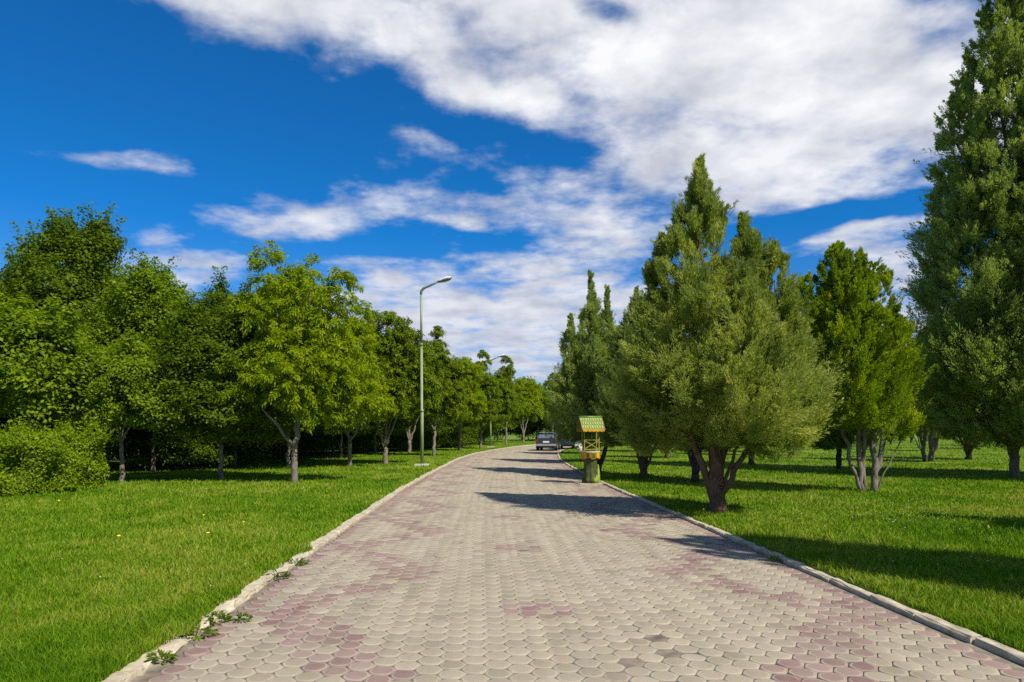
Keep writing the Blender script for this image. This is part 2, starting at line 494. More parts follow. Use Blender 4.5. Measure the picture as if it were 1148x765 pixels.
def broadleaf(seed, lobes, ncl, per, clr, ll, lw, mat, name='crown', droop=0.25, upb=0.5, fill=0.25, flat=0.6, zmin=0.3, shoots=60, slen=0.8):
    """lobes: (x,y,z,rx,ry,rz). Leaf clumps near the surface of the lobes, a few inside."""
    rng = np.random.default_rng(seed)
    lb = np.array(lobes, float)
    wgt = (lb[:, 3]*lb[:, 4]*lb[:, 5])**(2/3); wgt /= wgt.sum()
    li = rng.choice(len(lb), ncl, p=wgt)
    dirs = unit(rng.normal(size=(ncl, 3)))
    dirs[:, 2] = np.where(dirs[:, 2] < -0.55, -dirs[:, 2], dirs[:, 2])
    ph = rng.uniform(0, 6.28, (len(lb), 4))
    az = np.arctan2(dirs[:, 1], dirs[:, 0])
    lump = 0.10*np.sin(3*az+ph[li, 0]) + 0.10*np.sin(5*az+4*dirs[:, 2]+ph[li, 1]) + 0.09*np.sin(8*dirs[:, 2]+ph[li, 2]+2*az)
    r = np.where(rng.random(ncl) < fill, rng.uniform(0.35, 0.8, ncl), rng.uniform(0.82, 1.0, ncl)) * (1+lump)
    r *= np.where(rng.random(ncl) < 0.10, rng.uniform(1.05, 1.22, ncl), 1)
    C = lb[li, :3] + dirs*lb[li, 3:6]*r[:, None]
    # drop clumps buried deep in a neighbouring lobe
    deep = np.zeros(ncl, bool)
    for q in range(len(lb)):
        dd = np.linalg.norm((C-lb[q, :3])/lb[q, 3:6], axis=1)
        deep |= (dd < 0.6) & (li != q)
    keep = (~deep | (rng.random(ncl) < 0.3)) & (C[:, 2] > zmin)
    C, dirs = C[keep], dirs[keep]; nc = len(C)
    # leafy shoots that stand out of the crown and break its outline
    if shoots:
        up_i = np.where(dirs[:, 2] > -0.1)[0]
        pk = rng.choice(up_i, shoots, p=(lambda q: q/q.sum())(0.25 + np.clip(C[up_i, 2]-C[:, 2].min(), 0, None)))
        ax_ = unit(dirs[pk]*0.8 + np.array([0, 0, 0.9]) + rng.normal(size=(shoots, 3))*0.25)
        ls = slen*rng.uniform(0.45, 1.2, shoots)
        st = np.linspace(0.1, 1.0, 6)
        C = np.concatenate([C] + [C[pk] + ax_*(ls*q)[:, None] for q in st])
        dirs = np.concatenate([dirs] + [ax_]*6)
    nsh = len(C) - nc; nc = len(C)
    cnt = np.maximum(4, rng.poisson(np.where(np.arange(nc) < nc-nsh, per, per*0.35), nc))
    ci = np.repeat(np.arange(nc), cnt); n = len(ci)
    cr = clr*rng.uniform(0.6, 1.35, nc)*np.where(np.arange(nc) < nc-nsh, 1.0, 0.45)
    off = rng.normal(size=(n, 3))*0.55
    P = C[ci] + off*cr[ci, None]*np.array([1, 1, flat])
    out = unit(dirs[ci]*0.6 + off*0.4)
    nrm = unit(out*0.5 + np.array([0, 0, upb]) + rng.normal(size=(n, 3))*0.45)
    d = rng.normal(size=(n, 3)) + out*0.5 - np.array([0, 0, droop])
    d = unit(d - nrm*np.sum(d*nrm, 1, keepdims=True))
    ln = ll*rng.uniform(0.65, 1.3, n); wd = lw*rng.uniform(0.7, 1.25, n)
    tint = np.clip(rng.normal(0.5, 0.2, nc)[ci] + rng.normal(0, 0.2, n), 0, 1)
    return quads_mesh(name, leaf_quads(P, d, nrm, ln, wd), mat, tint)

def locust(seed, sprays, per, mat, ll=0.20, lw=0.055, name='crown'):
    """feathery compound leaves along arching twigs; sprays: list of (p0, p1) twig ends"""
    rng = np.random.default_rng(seed)
    A = np.array([s[0] for s in sprays]); B = np.array([s[1] for s in sprays])
    n = len(A)*per
    i = np.repeat(np.arange(len(A)), per)
    t = rng.random(n)**0.8
    ax = unit(B-A)
    P = A[i] + (B-A)[i]*t[:, None]
    P[:, 2] -= 0.25*t**2*np.linalg.norm((B-A)[i], axis=1)
    side = unit(np.cross(ax[i], rng.normal(size=(n, 3))))
    d = unit(ax[i]*0.45 + side*0.8 + np.array([0, 0, -0.28]))
    nrm = unit(np.array([0, 0, 0.8]) + rng.normal(size=(n, 3))*0.45)
    nrm = unit(nrm - d*np.sum(nrm*d, 1, keepdims=True))
    # each compound leaf: a chain of two leaflet-wide blades, the second one hanging
    ln = ll*rng.uniform(0.7, 1.3, n); wd = lw*rng.uniform(0.7, 1.3, n)
    V1 = leaf_quads(P, d, nrm, ln*0.6, wd)
    d2 = unit(d + np.array([0, 0, -0.6])); n2 = unit(nrm - d2*np.sum(nrm*d2, 1, keepdims=True))
    V2 = leaf_quads(P + d*(ln*0.5)[:, None], d2, n2, ln*0.6, wd*0.9)
    tint = np.clip(rng.normal(0.5, 0.2, len(A))[i] + rng.normal(0, 0.15, n), 0, 1)
    return quads_mesh(name, np.concatenate([V1, V2]), mat, np.concatenate([tint, tint]))

def prof(t, p, b0=0.55, rise=2.4):
    return np.minimum(1.0, b0 + rise*t) * np.maximum(1-t, 0)**p

def conifer(seed, spires, npl, per, mat, plen=0.42, slen=0.085, swid=0.022, up=0.9, inner=0.3, name='crown', spread=0.55, zmin=0.25, bush=16, tuft=0.17, psig=0.1):
    """spires: (x, y, z0, z1, radius, p). Feathery plumes that leave the outside of each spire, pointing up and out."""
    rng = np.random.default_rng(seed)
    sp = np.array(spires, float)
    w = (sp[:, 3]-sp[:, 2])*sp[:, 4]; w = w/w.sum()
    si = rng.choice(len(sp), npl, p=w)
    # height weighted by girth
    tt = rng.random(npl*4); pick = rng.random(npl*4)
    sidx = np.repeat(si, 4)
    ok = pick < prof(tt, sp[sidx, 5]) + 0.20
    ok = ok.reshape(npl, 4); first = ok.argmax(1)
    t = tt.reshape(npl, 4)[np.arange(npl), first]
    # plumes gather round branch ends, so the crown has tufts with shade between them
    az = rng.uniform(0, 2*np.pi, npl)
    nb = max(npl//bush, 1); br = np.arange(npl) % nb
    prot = rng.lognormal(-0.01, psig, nb); bdir = rng.normal(size=(nb, 3))*0.34; btint = rng.normal(0.5, 0.22, nb)
    du, dv_ = rng.normal(0, 1, npl), rng.normal(0, 1, npl)
    si = si[br]; t = t[br]; az = az[br]
    du = du*(1-0.8*t**2); dv_ = dv_*(1-0.5*t**2)
    Rb = np.maximum(sp[si, 4]*prof(t, sp[si, 5]), 0.25)
    az = az + du*tuft/Rb
    t = np.clip(t + dv_*tuft*1.15/(sp[si, 3]-sp[si, 2]), 0.0, 0.995)
    z = sp[si, 2] + t*(sp[si, 3]-sp[si, 2])
    ph = rng.uniform(0, 6.28, (len(sp), 4))
    lump = 0.10*np.sin(4*az+2.2*z+ph[si, 0]) + 0.08*np.sin(7*az-3.1*z+ph[si, 1])
    dome = np.clip(1.04 - 0.05*(du**2+dv_**2), 0.75, 1.04)
    R = sp[si, 4]*prof(t, sp[si, 5])*(1+lump)*prot[br]*dome
    inn = rng.random(npl) < inner
    rr = np.where(inn, R*rng.uniform(0.35, 0.8, npl), R*rng.uniform(0.86, 1.0, npl))
    rad = np.stack([np.cos(az), np.sin(az), np.zeros(npl)], -1)
    C = np.stack([sp[si, 0], sp[si, 1], z], -1) + rad*np.maximum(rr - plen*0.42, 0.0)[:, None]
    lead = rng.random(npl) < 0.008
    C[lead, 0] = sp[si[lead], 0] + rng.normal(0, 0.05, lead.sum()); C[lead, 1] = sp[si[lead], 1] + rng.normal(0, 0.05, lead.sum())
    C[lead, 2] = sp[si[lead], 2] + (sp[si[lead], 3]-sp[si[lead], 2])*rng.uniform(0.90, 1.0, lead.sum())
    t[lead] = 0.97
    deep = np.zeros(npl, bool)
    for q in range(len(sp)):
        tq = (C[:, 2]-sp[q, 2])/(sp[q, 3]-sp[q, 2])
        Rq = sp[q, 4]*prof(np.clip(tq, 0, 1), sp[q, 5])
        dq = np.hypot(C[:, 0]-sp[q, 0], C[:, 1]-sp[q, 1])
        deep |= (tq > 0) & (tq < 1) & (dq < Rq*0.45) & (si != q)
    keep = (~deep | (rng.random(npl) < 0.25)) & (C[:, 2] > zmin)
    C, rad, t, R, br = C[keep], rad[keep], t[keep], R[keep], br[keep]; npl = len(C)
    upv = np.array([0, 0, 1.0])
    lowdroop = np.where(t < 0.15, -0.2, 0)
    ax = unit(rad + upv*(up + lowdroop + 0.9*t**3 + 1.6*t**6)[:, None] + rng.normal(size=(npl, 3))*0.20 + bdir[br])
    L = plen*rng.lognormal(0, 0.36, npl)*np.clip(0.25+1.0*(1-t), 0.28, 1.1)
    n = npl*per; i = np.repeat(np.arange(npl), per)
    u = rng.random(n)
    # fan: sprigs spread from the plume axis, wide at the middle, pointed at the end
    lat = unit(np.cross(ax[i], rng.normal(size=(n, 3))))
    wid = (L[i]*0.21)*np.minimum(1.0, 0.35+2.2*u)*(1-u)**0.8*rng.random(n)**0.6*1.35
    P = C[i] + ax[i]*(u*L[i])[:, None] + lat*wid[:, None]
    d = unit(ax[i]*0.9 + lat*spread*rng.uniform(0.3, 1.2, n)[:, None] + rng.normal(size=(n, 3))*0.18)
    nrm = rad[i]*0.7 + np.array([0, 0, 0.45]) + lat*0.4 + rng.normal(size=(n, 3))*0.45
    nrm = unit(nrm - d*np.sum(nrm*d, 1, keepdims=True))
    ln = slen*rng.uniform(0.6, 1.4, n); wd = swid*rng.uniform(0.6, 1.4, n)
    tint = np.clip((btint[br] + rng.normal(0, 0.10, npl))[i] + rng.normal(0, 0.15, n) + 0.12*(u-0.5), 0, 1)
    return quads_mesh(name, leaf_quads(P, d, nrm, ln, wd), mat, tint)

def limb(bm, rnd, a, b, r0, r1, n=7, wob=0.06, sides=8, sag=0.0, flare=0.0):
    a, b = Vector(a), Vector(b); L = (b-a).length
    pts, rad = [], []
    for k in range(n+1):
        u = k/n
        p = a.lerp(b, u)
        if 0 < k < n:
            p += Vector((rnd.uniform(-1, 1), rnd.uniform(-1, 1), rnd.uniform(-.4, .4)))*wob*L*0.5
            p.z -= sag*math.sin(math.pi*u)
        r = r0 + (r1-r0)*u
        if flare and k == 0: r *= 1+flare
        pts.append(p); rad.append(r)
    bm_tube(bm, pts, rad, sides)
    return pts

def make_tree(name, x, y, crown_me, stems, bark, label, group, cat='tree', seed=1, rz=0.0):
    """stems: list of (a, b, r0, r1[, flare])"""
    root = empty(name, (x, y, lz(x, y)-0.03), label, cat, group, rz)
    rnd = random.Random(seed)
    bm = bmesh.new()
    for st in stems:
        a, b, r0, r1 = st[:4]
        limb(bm, rnd, a, b, r0, r1, n=8 if (Vector(b)-Vector(a)).length > 1.2 else 5, wob=0.05, flare=st[4] if len(st) > 4 else 0)
    bm_obj('trunk', bm, M[bark], root)
    link(bpy.data.objects.new('crown', crown_me), root)
    return root

def copy_tree(src, x, y, label, group, rz=0.0, sc=1.0, sz=None, kind_mat=None):
    r = src.copy(); COL.objects.link(r)
    r.location = (x, y, lz(x, y)-0.03); r.rotation_euler = (0, 0, rz); r.scale = (sc, sc, sz or sc)
    r['label'] = label
    if group: r['group'] = group
    elif 'group' in r: del r['group']
    for ch in [c for c in src.children]:
        c = ch.copy(); COL.objects.link(c); c.parent = r
        if kind_mat and c.name.startswith('crown'):
            c.material_slots[0].link = 'OBJECT'; c.material_slots[0].material = M[kind_mat]
    return r

def gnd(px, py):
    """a point of the lawn seen at photo pixel (px, py)"""
    Y = F*(CAM_H-LZ)/(py-482)
    return (px-574)*Y/F, Y

G_R = 'conifers planted on the right-hand lawn'
G_L = 'broadleaf trees along the left-hand lawn'

# ---- main juniper
x, y = gnd(803, 573)
sp = [(-0.32, 0.0, 1.25, 6.55, 1.68, 0.70), (0.55, 0.1, 1.3, 5.55, 1.22, 0.55), (1.05, -0.05, 1.2, 5.05, 1.0, 0.50),
      (1.12, -0.3, 1.0, 3.9, 0.85, 0.45), (-0.95, 0.25, 1.1, 5.2, 0.95, 0.52), (0.25, -0.9, 1.35, 4.3, 1.1, 0.6)]
me = conifer(21, sp, 7200, 110, M['juniper'], plen=0.42, slen=0.072, swid=0.0125, up=0.95, bush=15, tuft=0.13, inner=0.30, psig=0.11)
stems = [((0, 0, -0.05), (-0.05, 0, 2.2), 0.155, 0.10, 0.35), ((-0.02, 0, 0.35), (-0.75, -0.05, 2.0), 0.075, 0.045), ((0.04, 0, 0.5), (0.35, 0.1, 2.4), 0.10, 0.06),
         ((0.05, -0.02, 0.22), (0.85, -0.05, 1.75), 0.065, 0.035), ((0.1, 0, 0.3), (0.55, 0.0, 1.7), 0.04, 0.02), ((0, -0.03, 0.7), (-0.25, -0.35, 2.3), 0.07, 0.04),
         ((-0.05, 0, 2.0), (-0.4, 0, 6.0), 0.10, 0.015), ((0.35, 0.1, 2.3), (0.5, 0.1, 5.0), 0.06, 0.012), ((0.85, -0.05, 1.7), (1.1, 0, 4.4), 0.04, 0.01), ((-0.02, 0, 0.3), (-0.45, 0.2, 1.6), 0.05, 0.025)]
main_j = make_tree('juniper_tree', x, y, me, stems, 'bark_j', 'broad pointed juniper with reddish forked trunk, nearest tree at the kerb', G_R, seed=2)

# ---- multi-stemmed thuja
x, y = gnd(974, 551)
sp = [(-0.45, 0, 1.6, 6.1, 1.10, 0.28), (-1.30, 0.1, 1.7, 5.35, 0.72, 0.28), (0.40, 0.0, 1.6, 5.75, 0.95, 0.27), (0.85, -0.1, 1.3, 4.5, 0.75, 0.30),
      (-0.4, -0.6, 1.7, 5.3, 0.95, 0.30), (-0.1, 0.7, 1.6, 5.8, 0.95, 0.3), (-1.0, -0.4, 1.65, 4.4, 0.75, 0.35), (0.05, 0, 1.6, 5.95, 0.8, 0.28), (-0.15, 0.1, 1.6, 6.0, 1.45, 0.40), (0.3, -0.6, 1.6, 4.6, 0.8, 0.3)]
sp = [(a*0.94-0.28, *b) for (a, *b) in sp]
me = conifer(22, sp, 7400, 70, M['thuja'], plen=0.36, slen=0.066, swid=0.019, up=1.3, bush=13, tuft=0.14, inner=0.32, psig=0.06)
stems = [((-0.16, 0, -0.05), (-0.75, 0, 1.9), 0.05, 0.04), ((-0.13, 0, -0.05), (-0.35, 0.05, 2.2), 0.07, 0.05, 0.2), ((-0.10, 0.06, -0.05), (-0.20, -0.1, 2.2), 0.055, 0.04),
         ((0.12, 0, -0.05), (0.15, 0, 2.2), 0.085, 0.06, 0.25), ((0.16, 0.03, -0.05), (0.40, 0.05, 2.2), 0.06, 0.045), ((0.18, -0.02, 0.05), (0.95, -0.1, 1.75), 0.022, 0.014),
         ((0.2, 0.05, 0.3), (0.62, 0.1, 1.8), 0.02, 0.014), ((0.15, 0, 2.1), (0.2, 0, 5.2), 0.06, 0.01), ((-0.35, 0.05, 2.1), (-0.4, 0, 5.4), 0.05, 0.01), ((-0.75, 0, 1.8), (-1.1, 0.1, 4.6), 0.04, 0.01)]
thuja = make_tree('thuja_tree', x, y, me, stems, 'bark_g', 'yellow-green thuja with a sheaf of slim bare stems, standing alone on the right lawn', G_R, seed=3)

# ---- tall cypresses at the right edge
x, y = gnd(1137, 535)
cyX, cyY = x, y
sp = [(-0.45, 0, 0.95, 16.2, 2.5, 0.42), (0.9, 0.3, 1.0, 18.3, 2.4, 0.50), (-1.3, -0.2, 1.6, 11.5, 1.75, 0.42), (0.0, -1.1, 0.8, 12.5, 1.9, 0.42), (-0.9, 1.0, 1.5, 13.5, 1.9, 0.45), (1.4, -0.9, 0.8, 9.5, 1.6, 0.45)]
me = conifer(23, sp, 20000, 72, M['cypress'], plen=0.54, slen=0.090, swid=0.022, up=0.95, inner=0.25, bush=11, tuft=0.20, psig=0.07)
stems = [((0, 0, -0.05), (0.0, 0, 1.8), 0.15, 0.13, 0.3), ((-0.05, 0, 0.25), (-0.45, -0.1, 1.7), 0.05, 0.03), ((0.05, 0, 0.3), (0.4, 0.1, 1.9), 0.06, 0.04), ((0, 0, 1.7), (-0.3, 0, 14.5), 0.13, 0.02), ((0.1, 0, 1.0), (0.9, 0.3, 16), 0.1, 0.02)]
cyp = make_tree('cypress_tree', x, y, me, stems, 'bark_g', 'towering dark cypress at the right with a pale trunk foot, cut by the picture top', G_R, seed=4)
copy_tree(cyp, 18.9, 20.7, 'tallest cypress at the extreme right edge, only its left flank in view', G_R, rz=2.2, sc=1.08, sz=1.22)

# ---- second juniper type, narrow with several spires (the far group on the kerb)
sp = [(-0.25, 0, 1.1, 7.1, 1.05, 0.72), (0.35, 0.1, 1.1, 6.6, 0.9, 0.72), (-0.95, 0.1, 1.1, 5.6, 0.95, 0.6), (0.85, -0.1, 1.0, 5.1, 0.85, 0.6), (-0.2, -0.7, 1.0, 4.7, 1.0, 0.55), (0.1, 0.7, 1.0, 5.6, 1.1, 0.6)]
me = conifer(24, sp, 5200, 70, M['cypress'], plen=0.44, slen=0.078, swid=0.019, up=1.05, bush=12, tuft=0.15, inner=0.32, psig=0.10)
stems = [((0, 0, -0.05), (-0.1, 0, 1.8), 0.13, 0.10, 0.3), ((0.05, 0, 0.1), (0.45, 0.1, 1.7), 0.09, 0.06), ((-0.05, 0, 0.3), (-0.6, 0, 1.6), 0.06, 0.04), ((-0.1, 0, 1.7), (-0.25, 0, 6.3), 0.1, 0.012), ((0.45, 0.1, 1.6), (0.4, 0.1, 5.8), 0.06, 0.01)]
x, y = gnd(681, 530)
spj = make_tree('spired_juniper', x, y, me, stems, 'bark_d', 'dark juniper with two thin spires standing just behind the wishing well', G_R, seed=5)
spj.location.x -= 0.35
x, y = gnd(704, 535)
copy_tree(main_j, x+0.5, y, 'shaded juniper between the wishing well and the nearest juniper', G_R, rz=0.3, sc=0.80, sz=0.92, kind_mat='cypress')
copy_tree(spj, 3.75, 33.0, 'dark juniper beyond the wishing well, its left spire over the road', G_R, rz=2.9, sc=1.08)
copy_tree(spj, 4.9, 44.5, 'low juniper whose dark trunk stands right of the parked cars', G_R, rz=1.2, sc=1.02)

# second row and deeper rows on the right lawn, where their trunks are seen in the photograph
x, y = gnd(780, 540); copy_tree(spj, x, y, 'juniper with grey trunk seen through the forked stems of the nearest juniper', G_R, rz=0.7, sc=0.86)
x, y = gnd(940, 526); copy_tree(spj, x, y, 'dark juniper with thick trunk just left behind the yellow-green thuja', G_R, rz=4.0, sc=0.80)
x, y = gnd(843, 521); copy_tree(main_j, x, y, 'juniper with sunlit pale trunk edge behind the right side of the nearest juniper', G_R, rz=1.0, sc=0.80)
x, y = gnd(748, 513); copy_tree(main_j, x, y, 'small far juniper between the two nearest trunks on the right lawn', G_R, rz=3.5, sc=0.85, kind_mat='cypress')
x, y = gnd(1085, 515); copy_tree(main_j, x, y, 'low dark juniper with spreading stems left of the towering cypress', G_R, rz=5.1, sc=0.95, kind_mat='cypress')
copy_tree(thuja, 20.4, 33.5, 'sunlit yellow thuja peeping between the near thuja and the towering cypress', G_R, rz=2.0, sc=1.1)
# deeper trees
rg = random.Random(31)
far_r = [(6.5, 55, 'spj'), (9.0, 49, 'main'), (14.5, 42, 'spj'), (15.5, 52, 'main'), (19.5, 47, 'thuja'), (21, 58, 'spj'), (26, 66, 'main'), (33, 62, 'spj'), (31, 50, 'spj'), (38, 56, 'main'),
         (40, 72, 'spj'), (12, 66, 'spj'), (17, 74, 'main'), (23, 80, 'spj'), (31, 84, 'main'), (39, 88, 'spj'), (47, 66, 'main'), (48, 82, 'spj'), (56, 74, 'spj'), (56, 92, 'main'),
         (18, 92, 'spj'), (25, 98, 'main'), (34, 100, 'spj'), (44, 101, 'main'), (64, 88, 'spj'), (66, 102, 'main'), (74, 96, 'spj'), (53, 104, 'spj'), (28, 108, 'spj'), (38, 112, 'main'), (61, 112, 'spj')]
for (x, y, k) in far_r:
    src = {'spj': spj, 'main': main_j, 'thuja': thuja}[k]
    copy_tree(src, x, y, 'distant dark conifer in the rows at the back of the right lawn', 'distant conifers on the right lawn', rz=rg.uniform(0, 6.28), sc=rg.uniform(0.85, 1.05), kind_mat='cypress' if k == 'main' else None)
# two trees beside the photographer whose shadows cross the lawn and the path
copy_tree(thuja, 9.1, 4.0, 'tall conifer beside the photographer, out of frame to the right', G_R, rz=0.4, sc=0.80, sz=1.52, kind_mat='cypress')
copy_tree(spj, 12.9, 7.0, 'farther conifer out of frame to the right, behind the tall one', G_R, rz=1.9, sc=1.18)

# ------------------------------------------------------------------ left side
def stems_simple(rnd, h, r, tops, fork=0.45):
    st = [((0, 0, -0.06), (rnd.uniform(-.05, .05), rnd.uniform(-.05, .05), h*fork), r, r*0.75, 0.35)]
    b = st[0][1]
    for t in tops:
        st.append((b, t, r*0.5, r*0.10))
    return st

# round bright tree
rnd = random.Random(41)
lob = [(0.45, 0, 2.55, 1.35, 1.35, 1.25), (-0.25, 0.2, 2.7, 1.2, 1.2, 1.25), (0.95, 0.1, 2.1, 0.9, 1.0, 0.85), (-0.55, -0.2, 2.1, 0.9, 0.9, 0.8), (0.3, 0.3, 3.35, 0.9, 0.9, 0.8)]
me = broadleaf(41, lob, 1100, 38, 0.24, 0.10, 0.062, M['round'], droop=0.3, shoots=60, slen=0.35)
x, y = gnd(137, 540)
rnd_t = make_tree('round_tree', x, y, me, stems_simple(rnd, 2.6, 0.075, [(0.7, 0, 2.8), (-0.4, 0.1, 2.9), (0.2, 0.3, 3.4), (0.3, -0.4, 2.6)]), 'bark_g',
                  'small round-headed light green tree on a slim stem right of the hedge', G_L, seed=41)
copy_tree(rnd_t, -13.6, 19.3, 'full round light green tree rising behind the clipped hedge', G_L, rz=2.0, sc=1.32, sz=1.22)
copy_tree(rnd_t, -17.2, 22.5, 'light green tree at the far left edge behind the hedge', G_L, rz=4.1, sc=1.35, sz=1.25)
x, y = gnd(199, 543)

# tall dark tree, two heads
lob = [(-0.3, 0, 6.0, 2.0, 2.0, 2.3), (-0.75, 0.2, 8.2, 0.75, 0.9, 1.5), (-0.55, 0.1, 9.5, 0.36, 0.4, 0.9), (-1.15, 0.1, 8.9, 0.3, 0.3, 0.8), (0.75, 0, 8.2, 0.75, 0.9, 1.4), (0.95, 0, 9.3, 0.36, 0.4, 0.75), (1.35, 0, 8.9, 0.3, 0.3, 0.6),
       (-1.9, 0, 7.9, 0.5, 0.6, 1.3), (-2.3, 0, 6.6, 1.0, 1.1, 1.4), (2.0, 0.1, 6.3, 0.9, 1.1, 1.2), (2.5, 0, 7.1, 0.35, 0.4, 0.6), (2.7, 0, 5.2, 1.2, 1.2, 1.2), (3.5, 0, 6.0, 0.35, 0.4, 0.5), (0, 0.4, 4.0, 2.6, 2.3, 1.8), (-2.2, 0, 4.6, 1.6, 1.5, 1.6)]
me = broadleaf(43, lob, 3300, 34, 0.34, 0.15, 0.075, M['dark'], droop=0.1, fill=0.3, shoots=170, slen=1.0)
rnd = random.Random(43)
tall = make_tree('tall_tree', -17.9, 28.0, me, stems_simple(rnd, 5, 0.2, [(-0.8, 0, 8.6), (0.3, 0, 9.2), (1.4, 0, 7.5), (2.2, 0, 5.6), (-2, 0, 6.5)], 0.4), 'bark_d',
                 'tallest dark green tree with split top behind the round trees on the left', G_L, seed=43)

# belt tree, general purpose
lob = [(0.5, 0.2, 7.2, 0.35, 0.4, 0.7), (-0.9, -0.2, 6.9, 0.35, 0.35, 0.6), (1.3, 0.2, 6.3, 0.4, 0.4, 0.5), (0, 0, 4.4, 2.0, 2.0, 2.0), (-1.1, 0.2, 3.3, 1.5, 1.6, 1.4), (1.2, -0.1, 3.4, 1.5, 1.5, 1.5), (0.4, 0.3, 6.1, 1.2, 1.2, 1.3), (-0.7, -0.2, 5.8, 1.0, 1.1, 1.4), (0.1, -1.0, 3.2, 1.5, 1.2, 1.4), (1.0, 0.3, 5.3, 1.0, 1.0, 1.3), (0, 0.5, 2.3, 2.2, 1.9, 1.2)]
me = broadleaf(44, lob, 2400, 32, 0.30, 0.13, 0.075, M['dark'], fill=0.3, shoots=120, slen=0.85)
rnd = random.Random(44)
x, y = gnd(199, 543)
belt = make_tree('belt_tree', x+0.4, y+2.0, me, stems_simple(rnd, 4, 0.09, [(-1, 0, 4), (1.1, 0, 4.2), (0.3, 0.2, 6), (-0.6, 0, 5.6)], 0.4), 'bark_g',
                 'dense green tree filling the gap between round tree and feathery locust', G_L, seed=44)
belt.scale = (0.9, 0.9, 0.72)
copy_tree(belt, -13.4, 25.5, 'leafy tree behind the small round-headed tree', G_L, rz=1.3, sc=1.0, kind_mat='round')
copy_tree(belt, -11.6, 28.5, 'darker bushy-topped tree between the tallest tree and the feathery locust', G_L, rz=3.0, sc=1.0, sz=0.98)
copy_tree(belt, -9.0, 27.5, 'leafy tree whose top shows left of the feathery locust', G_L, rz=5.0, sc=1.0, sz=1.03, kind_mat='round')
# wood behind
bpos = []
for i in range(11):
    u = i/10
    bpos.append((-21 + 17*u + rg.uniform(-.6, .6), 30 + 42*u + rg.uniform(-.8, .8)))
for i in range(9):
    u = i/8
    bpos.append((-27 + 19*u + rg.uniform(-1, 1), 33 + 46*u + rg.uniform(-1, 1)))
for (x, y) in bpos:
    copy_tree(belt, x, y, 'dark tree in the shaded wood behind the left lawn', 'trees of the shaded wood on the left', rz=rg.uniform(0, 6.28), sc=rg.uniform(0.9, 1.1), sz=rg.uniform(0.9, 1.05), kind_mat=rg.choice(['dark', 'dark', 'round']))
for (x, y, s) in ((-22, 24.5, 1.0), (-24.5, 29, 1.15)):
    copy_tree(belt, x, y, 'dark tree in the shaded wood behind the left lawn', 'trees of the shaded wood on the left', rz=rg.uniform(0, 6.28), sc=s)

for (x, y, s_) in ((-10.6, 33, 1.0), (-9.4, 37.5, 1.0), (-8.6, 43, 0.95), (-14.5, 31.5, 1.0), (-7.4, 50, 1.0), (-6.6, 57, 1.0), (-16.2, 25.5, 0.9), (-12.0, 36, 1.1), (-11, 42, 1.1), (-5.5, 68, 1.05), (-4.0, 77, 1.1), (-20, 26, 0.95)):
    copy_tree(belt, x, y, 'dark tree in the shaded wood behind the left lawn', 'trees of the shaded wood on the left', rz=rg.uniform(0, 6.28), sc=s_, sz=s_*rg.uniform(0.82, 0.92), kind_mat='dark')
# understorey shrubs below the wood
lob = [(0, 0, 0.9, 1.3, 0.9, 0.9), (0.9, 0.1, 0.8, 0.9, 0.8, 0.8), (-0.9, -0.1, 0.75, 0.9, 0.8, 0.8), (0.2, 0.2, 1.4, 0.8, 0.7, 0.6)]
me = broadleaf(45, lob, 380, 26, 0.24, 0.11, 0.06, M['dark'], name='crown', zmin=0.05, shoots=30, slen=0.4)
def shrub(x, y, src=None, rz=0.0, sc=1.0):
    lab = 'dark shade-grown shrub under the trees of the left wood'
    if src is None:
        bm = bmesh.new()
        rr = random.Random(6)
        for k in range(7):
            a = rr.uniform(0, 6.28)
            limb(bm, rr, (0.08*math.cos(a), 0.08*math.sin(a), -0.03), (0.7*math.cos(a), 0.5*math.sin(a), 1.1), 0.018, 0.006, n=5)
        root = empty('shrub', (x, y, lz(x, y)-0.03), lab, 'shrub', 'shrubs under the left wood')
        bm_obj('stem', bm, M['bark_d'], root)
        link(bpy.data.objects.new('crown', me), root)
        return root
    return copy_tree(src, x, y, lab, 'shrubs under the left wood', rz, sc)
sh0 = shrub(-12.9, 26.2)
for i in range(1, 22):
    u = i/21
    shrub(-14.6 + 9.6*u + rg.uniform(-.5, .5) - (1.0 if u < 0.6 else 0), 27.6 + 38*u + rg.uniform(-.5, .5), sh0, rg.uniform(0, 6.28), rg.uniform(0.9, 1.35))
for (x, y) in ((-15.5, 22.5), (-17.5, 21.5), (-12.6, 29.6)):
    shrub(x, y, sh0, rg.uniform(0, 6.28), 1.15)

for i in range(15):
    u = i/14
    shrub(-25 + 21*u + rg.uniform(-.4, .4), 31 + 44*u, sh0, rg.uniform(0, 6.28), rg.uniform(1.5, 1.9))
for i in range(10):
    shrub(-8 + 3.1*i + rg.uniform(-.5, .5), 108 + rg.uniform(-2, 2), sh0, rg.uniform(0, 6.28), rg.uniform(2.3, 2.8))
for (x, y) in ((-19.5, 25.5), (-22, 23.5), (-25, 26), (-28, 28), (-17, 27.5)):
    shrub(x, y, sh0, rg.uniform(0, 6.28), 1.7)

